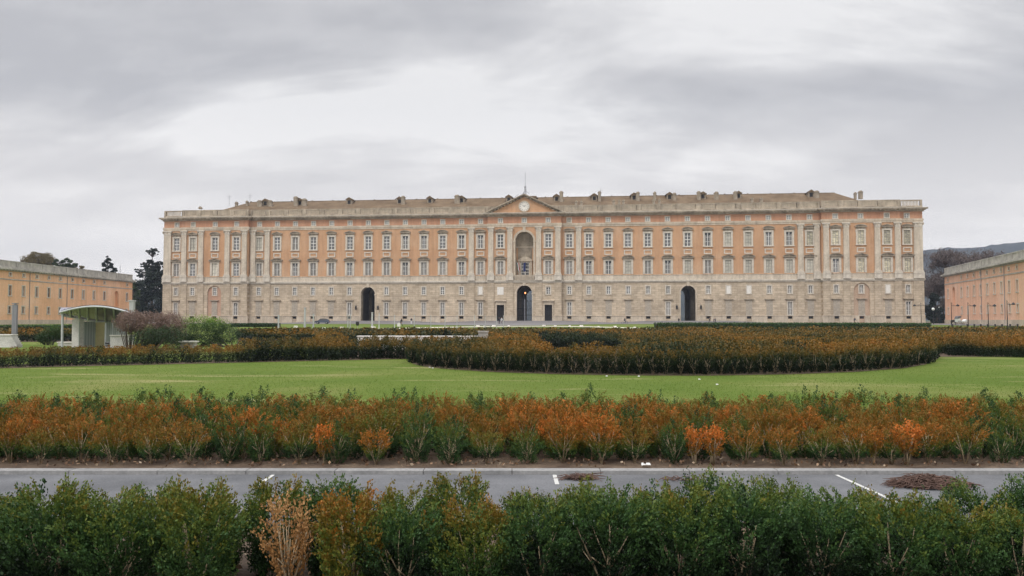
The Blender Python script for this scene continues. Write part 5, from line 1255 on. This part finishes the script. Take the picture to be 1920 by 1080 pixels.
tree('conifer', 'dark evergreen crown touching the left corner of the palace', 303, 300, [(303, 505, 9, 12), (300, 525, 10, 14), (304, 550, 12, 24)], 6000, .5, CON)
tree('broad_tree', 'dull green tree close to the end of the left wing', 249, 265, [(250, 530, 7, 8), (252, 550, 9, 16), (248, 575, 12, 22)], 4500, .5, DGR)
mb = MB().use(STEEL); p = at(224, 250); mb.tube([(0, 0, 10), (0, 0, at(224, 250, 496).z-p.z)], .06, 5); mb.tube([(-.5, 0, 16.4), (.5, 0, 16.4)], .04, 5); mb.box(-.2, .2, -.2, .2, 13.2, 13.6); o = mb.obj('aerial', None, tuple(p)); tag(o, 'thin aerial on the roof end of the left wing', 'aerial')
def bare_tree(label, px, Y, top, spread, seed):
    r = random.Random(seed); base = at(px, Y); H_ = at(px, Y, top).z-base.z; root = thing('bare_tree', label, 'tree', tuple(base), 0, 'leafless trees right of the palace')
    mb = MB().use(BARKD); tips = []
    def grow(p, d, ln, rad, lv):
        q = p+d*ln; mb.tube([p, p+d*ln*.5+Vector((r.uniform(-.05, .05), r.uniform(-.05, .05), 0))*ln, q], [rad, rad*.8, rad*.6], 5 if lv < 3 else 4, False)
        if lv >= 5: tips.append((q, d)); return
        for _ in range(3 if lv < 4 else 2):
            e = (d+Vector((r.uniform(-1, 1), r.uniform(-1, 1), r.uniform(-.25, .5)))*spread).normalized(); grow(q, e, ln*r.uniform(.62, .82), rad*.58, lv+1)
    grow(Vector((0, 0, -.2)), Vector((0, 0, 1)), H_*.30, H_*.014, 0)
    mb.obj('trunk', root)
    C = []
    for q, d in tips:
        for _ in range(22): C.append(q+d*r.uniform(-.5, 1.0)+Vector((r.gauss(0, .55), r.gauss(0, .55), r.gauss(0, .55))))
    C = np.array([tuple(c) for c in C]); put('twigs', quads_mesh('twigs', leaves(C, 1.1, .15, .9), rng.random(len(C)), [BTW]), root)
for l, px, Y, top, sp, sd_ in (('tall leafless tree just right of the palace corner', 1752, 330, 512, .55, 1), ('leafless tree behind the corner of the right wing', 1782, 310, 468, .5, 2), ('leafless reddish tree over the right wing roof', 1806, 300, 472, .55, 3), ('wide leafless tree rising behind the right wing', 1846, 290, 470, .62, 4), ('low leafless tree in the gap beside the palace', 1764, 290, 530, .6, 5), ('leafless tree crown low over the right wing parapet', 1825, 330, 486, .6, 6), ('pale leafless tree in the gap, in front of the hill', 1745, 300, 540, .6, 7)):
    bare_tree(l, px, Y, top-9, sp, sd_)
tree('conifer', 'dark evergreen shrubbery at the foot of the gap right of the palace', 1755, 262, [(1748, 582, 12, 18), (1764, 588, 10, 14), (1758, 600, 16, 8), (1752, 560, 9, 12)], 7000, .5, CON)
tree('broad_tree', 'grey brown undergrowth behind the street lamp in the right gap', 1768, 300, [(1768, 560, 10, 20), (1755, 545, 10, 16), (1766, 582, 12, 16)], 4500, .5, BTW, asp=.3)
# ------------------------------------------------------------------ hills
HILL = Mat('wooded_hillside', (.05, .07, .04), .95, .1); HILL.out(HILL.ramp(HILL.noise(HILL.co(), .02, 8, .8), [(.40, (.004, .008, .008)), (.56, (.022, .029, .022)), (.68, (.065, .060, .050))])); HILL = HILL.m
HP = [(-600, 560), (-100, 570), (200, 562), (260, 560), (420, 545), (900, 520), (1400, 490), (1733, 474), (1800, 468), (1860, 462), (1900, 458), (1920, 457), (2100, 446), (2500, 446)]
mb = MB().use(HILL); nx, ny = 170, 26; G = []
for j in range(ny):
    t = j/(ny-1); row = []
    for i in range(nx):
        px = -600+3100*i/(nx-1); yy_ = interp(HP, px); Yb = 1500+1100*t; Zr = EYE+(HZ-yy_)*2500/F
        prof_ = math.sin(min(1, t*1.12)*math.pi/2)**1.3; x = (px-960)/F*2500*(Yb/2500)
        x = (px-960)/F*2500+ (Yb-2500)*0.2*(px-960)/F
        nz = 9*math.sin(px*.035+t*5)*math.sin(t*9+px*.011)+4*math.sin(px*.13+t*17)+(rnd.uniform(-3, 5) if 0 < j else 0)
        row.append((x, Yb, .5+(Zr+nz*min(1, t*2)*(1-.5*t))*prof_ if j else .5))
    G.append(row)
k = len(mb.v)
for row in G: mb.v += row
for j in range(ny-1):
    for i in range(nx-1): a = j*nx+i; mb.f.append((a, a+1, a+nx+1, a+nx)); mb.mi.append(0)
struct(mb.obj('hills', smooth=True))
# far-off town walls below the hill
# ------------------------------------------------------------------ small stuff near the camera
C = np.stack([rng.uniform(-9, 9, 5200), rng.uniform(9.22, 12.1, 5200), rng.uniform(.02, .045, 5200)], 1)
C2 = np.stack([rng.uniform(-4.5, 4.5, 2600), rng.uniform(4.3, 6.6, 2600), rng.uniform(.02, .05, 2600)], 1)
LIT = leaf_mat('fallen_leaves', [(0, (.05, .03, .02)), (.5, (.15, .085, .05)), (.85, (.27, .17, .10)), (1, (.42, .34, .25))], trans=.1, usecol=False)
C = np.concatenate([C, C2]); o = put('fallen_leaves', quads_mesh('fallen_leaves', leaves(C, .045, .6, 0), rng.random(len(C)), [LIT])); tag(o, 'brown leaf litter and chips on the soil under the hedges', 'leaf litter', kind='stuff')
gn = 90000; gy = 12.1+(34-12.1)*rng.random(gn)**2.0; gx = rng.uniform(-.68, .68, gn)*gy
C = np.stack([gx, gy, np.full(gn, .012)], 1); V = np.empty((gn, 4, 3)); a = rng.uniform(0, 6.28, gn); w = np.stack([np.cos(a), np.sin(a), 0*a], 1)*.006; hgt = rng.uniform(.010, .028, gn); lean = rng.normal(size=(gn, 3))*.012; lean[:, 2] = hgt
V[:, 0] = C-w; V[:, 1] = C+w; V[:, 2] = C+w*.3+lean; V[:, 3] = C-w*.3+lean
GRS = leaf_mat('grass_blades', [(0, (.09, .155, .02)), (.6, (.125, .195, .03)), (1, (.22, .235, .07))], trans=.5, spec=.1, usecol=False)
o = put('grass', quads_mesh('grass', V.reshape(-1, 3), np.clip(.5+.25*np.sin(gx*.8+gy)+.2*rng.normal(size=gn), 0, 1), [GRS])); tag(o, 'short green grass blades of the lawn', 'grass', kind='stuff')
def pile(px, Y, w, d, h, n, label):
    base = at(px, Y, z=-.04); mb = MB().use(mottled('cut_twigs', (.07, .042, .034), (.16, .10, .08), 9))
    for _ in range(n):
        r_ = rnd.random()**.6; a = rnd.uniform(0, 6.28); x, y = math.cos(a)*w*r_, math.sin(a)*d*r_; z = h*(1-r_**1.5)*rnd.random()+.01; b = rnd.uniform(0, 6.28); l_ = rnd.uniform(.06, .2)
        mb.tube([(x, y, z), (x+math.cos(b)*l_*.5, y+math.sin(b)*l_*.3, z+rnd.uniform(0, .03)), (x+math.cos(b)*l_, y+math.sin(b)*l_*.6, max(.005, z+rnd.uniform(-.03, .03)))], [.006, .0045, .002], 4)
    o = mb.obj('twig_pile', None, tuple(base)); tag(o, label, 'twig pile')
pile(1735, 8.42, .38, .20, .11, 1200, 'large heap of cut reddish brown twigs on the road at right')
pile(1090, 8.78, .16, .07, .04, 160, 'small heap of cut twigs on the road near the middle parking line')
pile(1265, 8.7, .2, .05, .015, 22, 'few loose twigs lying on the road right of the small heap')
SCR = plain('white_litter', (.72, .72, .70), .7)
def scrap(px, Y, w, label, z=.02):
    p = at(px, Y, z=z+terr(Y)); mb = MB().use(SCR); q = [(-w/2, -.02, 0), (-w*.1, -.035, .012), (w/2, -.02, .004), (w*.45, .03, .018), (0, .04, .006), (-w*.42, .03, .02)]
    mb.face(q); mb.face([(x, y, z_-.006) for x, y, z_ in reversed(q)])
    for i in range(6): j = (i+1) % 6; mb.face([q[j], q[i], (q[i][0], q[i][1], q[i][2]-.006), (q[j][0], q[j][1], q[j][2]-.006)])
    o = mb.obj('litter_scrap', None, tuple(p)); tag(o, label, 'litter', 'white litter scraps')
scrap(1209, 9.32, .11, 'white paper scrap beside the kerb at the foot of the orange hedge')
for px, Y in ((806, 28.3), (812, 27.9), (1137, 23.9), (1197, 23.8), (1310, 22.6), (1343, 20.8)): scrap(px, Y, .06 if px != 775 else .22, 'white paper scrap on the lawn before the island hedge')
# ------------------------------------------------------------------ haze
hb = MB().use(bpy.data.materials.new('haze')); hmat = hb.mats[0]; hmat.use_nodes = True; ht = hmat.node_tree; ht.nodes.clear()
pv = ht.nodes.new('ShaderNodeVolumePrincipled'); pv.inputs['Color'].default_value = (.52, .59, .74, 1); pv.inputs['Density'].default_value = .00019; ho = ht.nodes.new('ShaderNodeOutputMaterial'); ht.links.new(pv.outputs[0], ho.inputs['Volume'])
hb.box(-5000, 5000, -120, 3000, -1.2, 285); o = hb.obj('haze'); tag(o, 'thin even haze over the whole place', 'haze', kind='stuff')
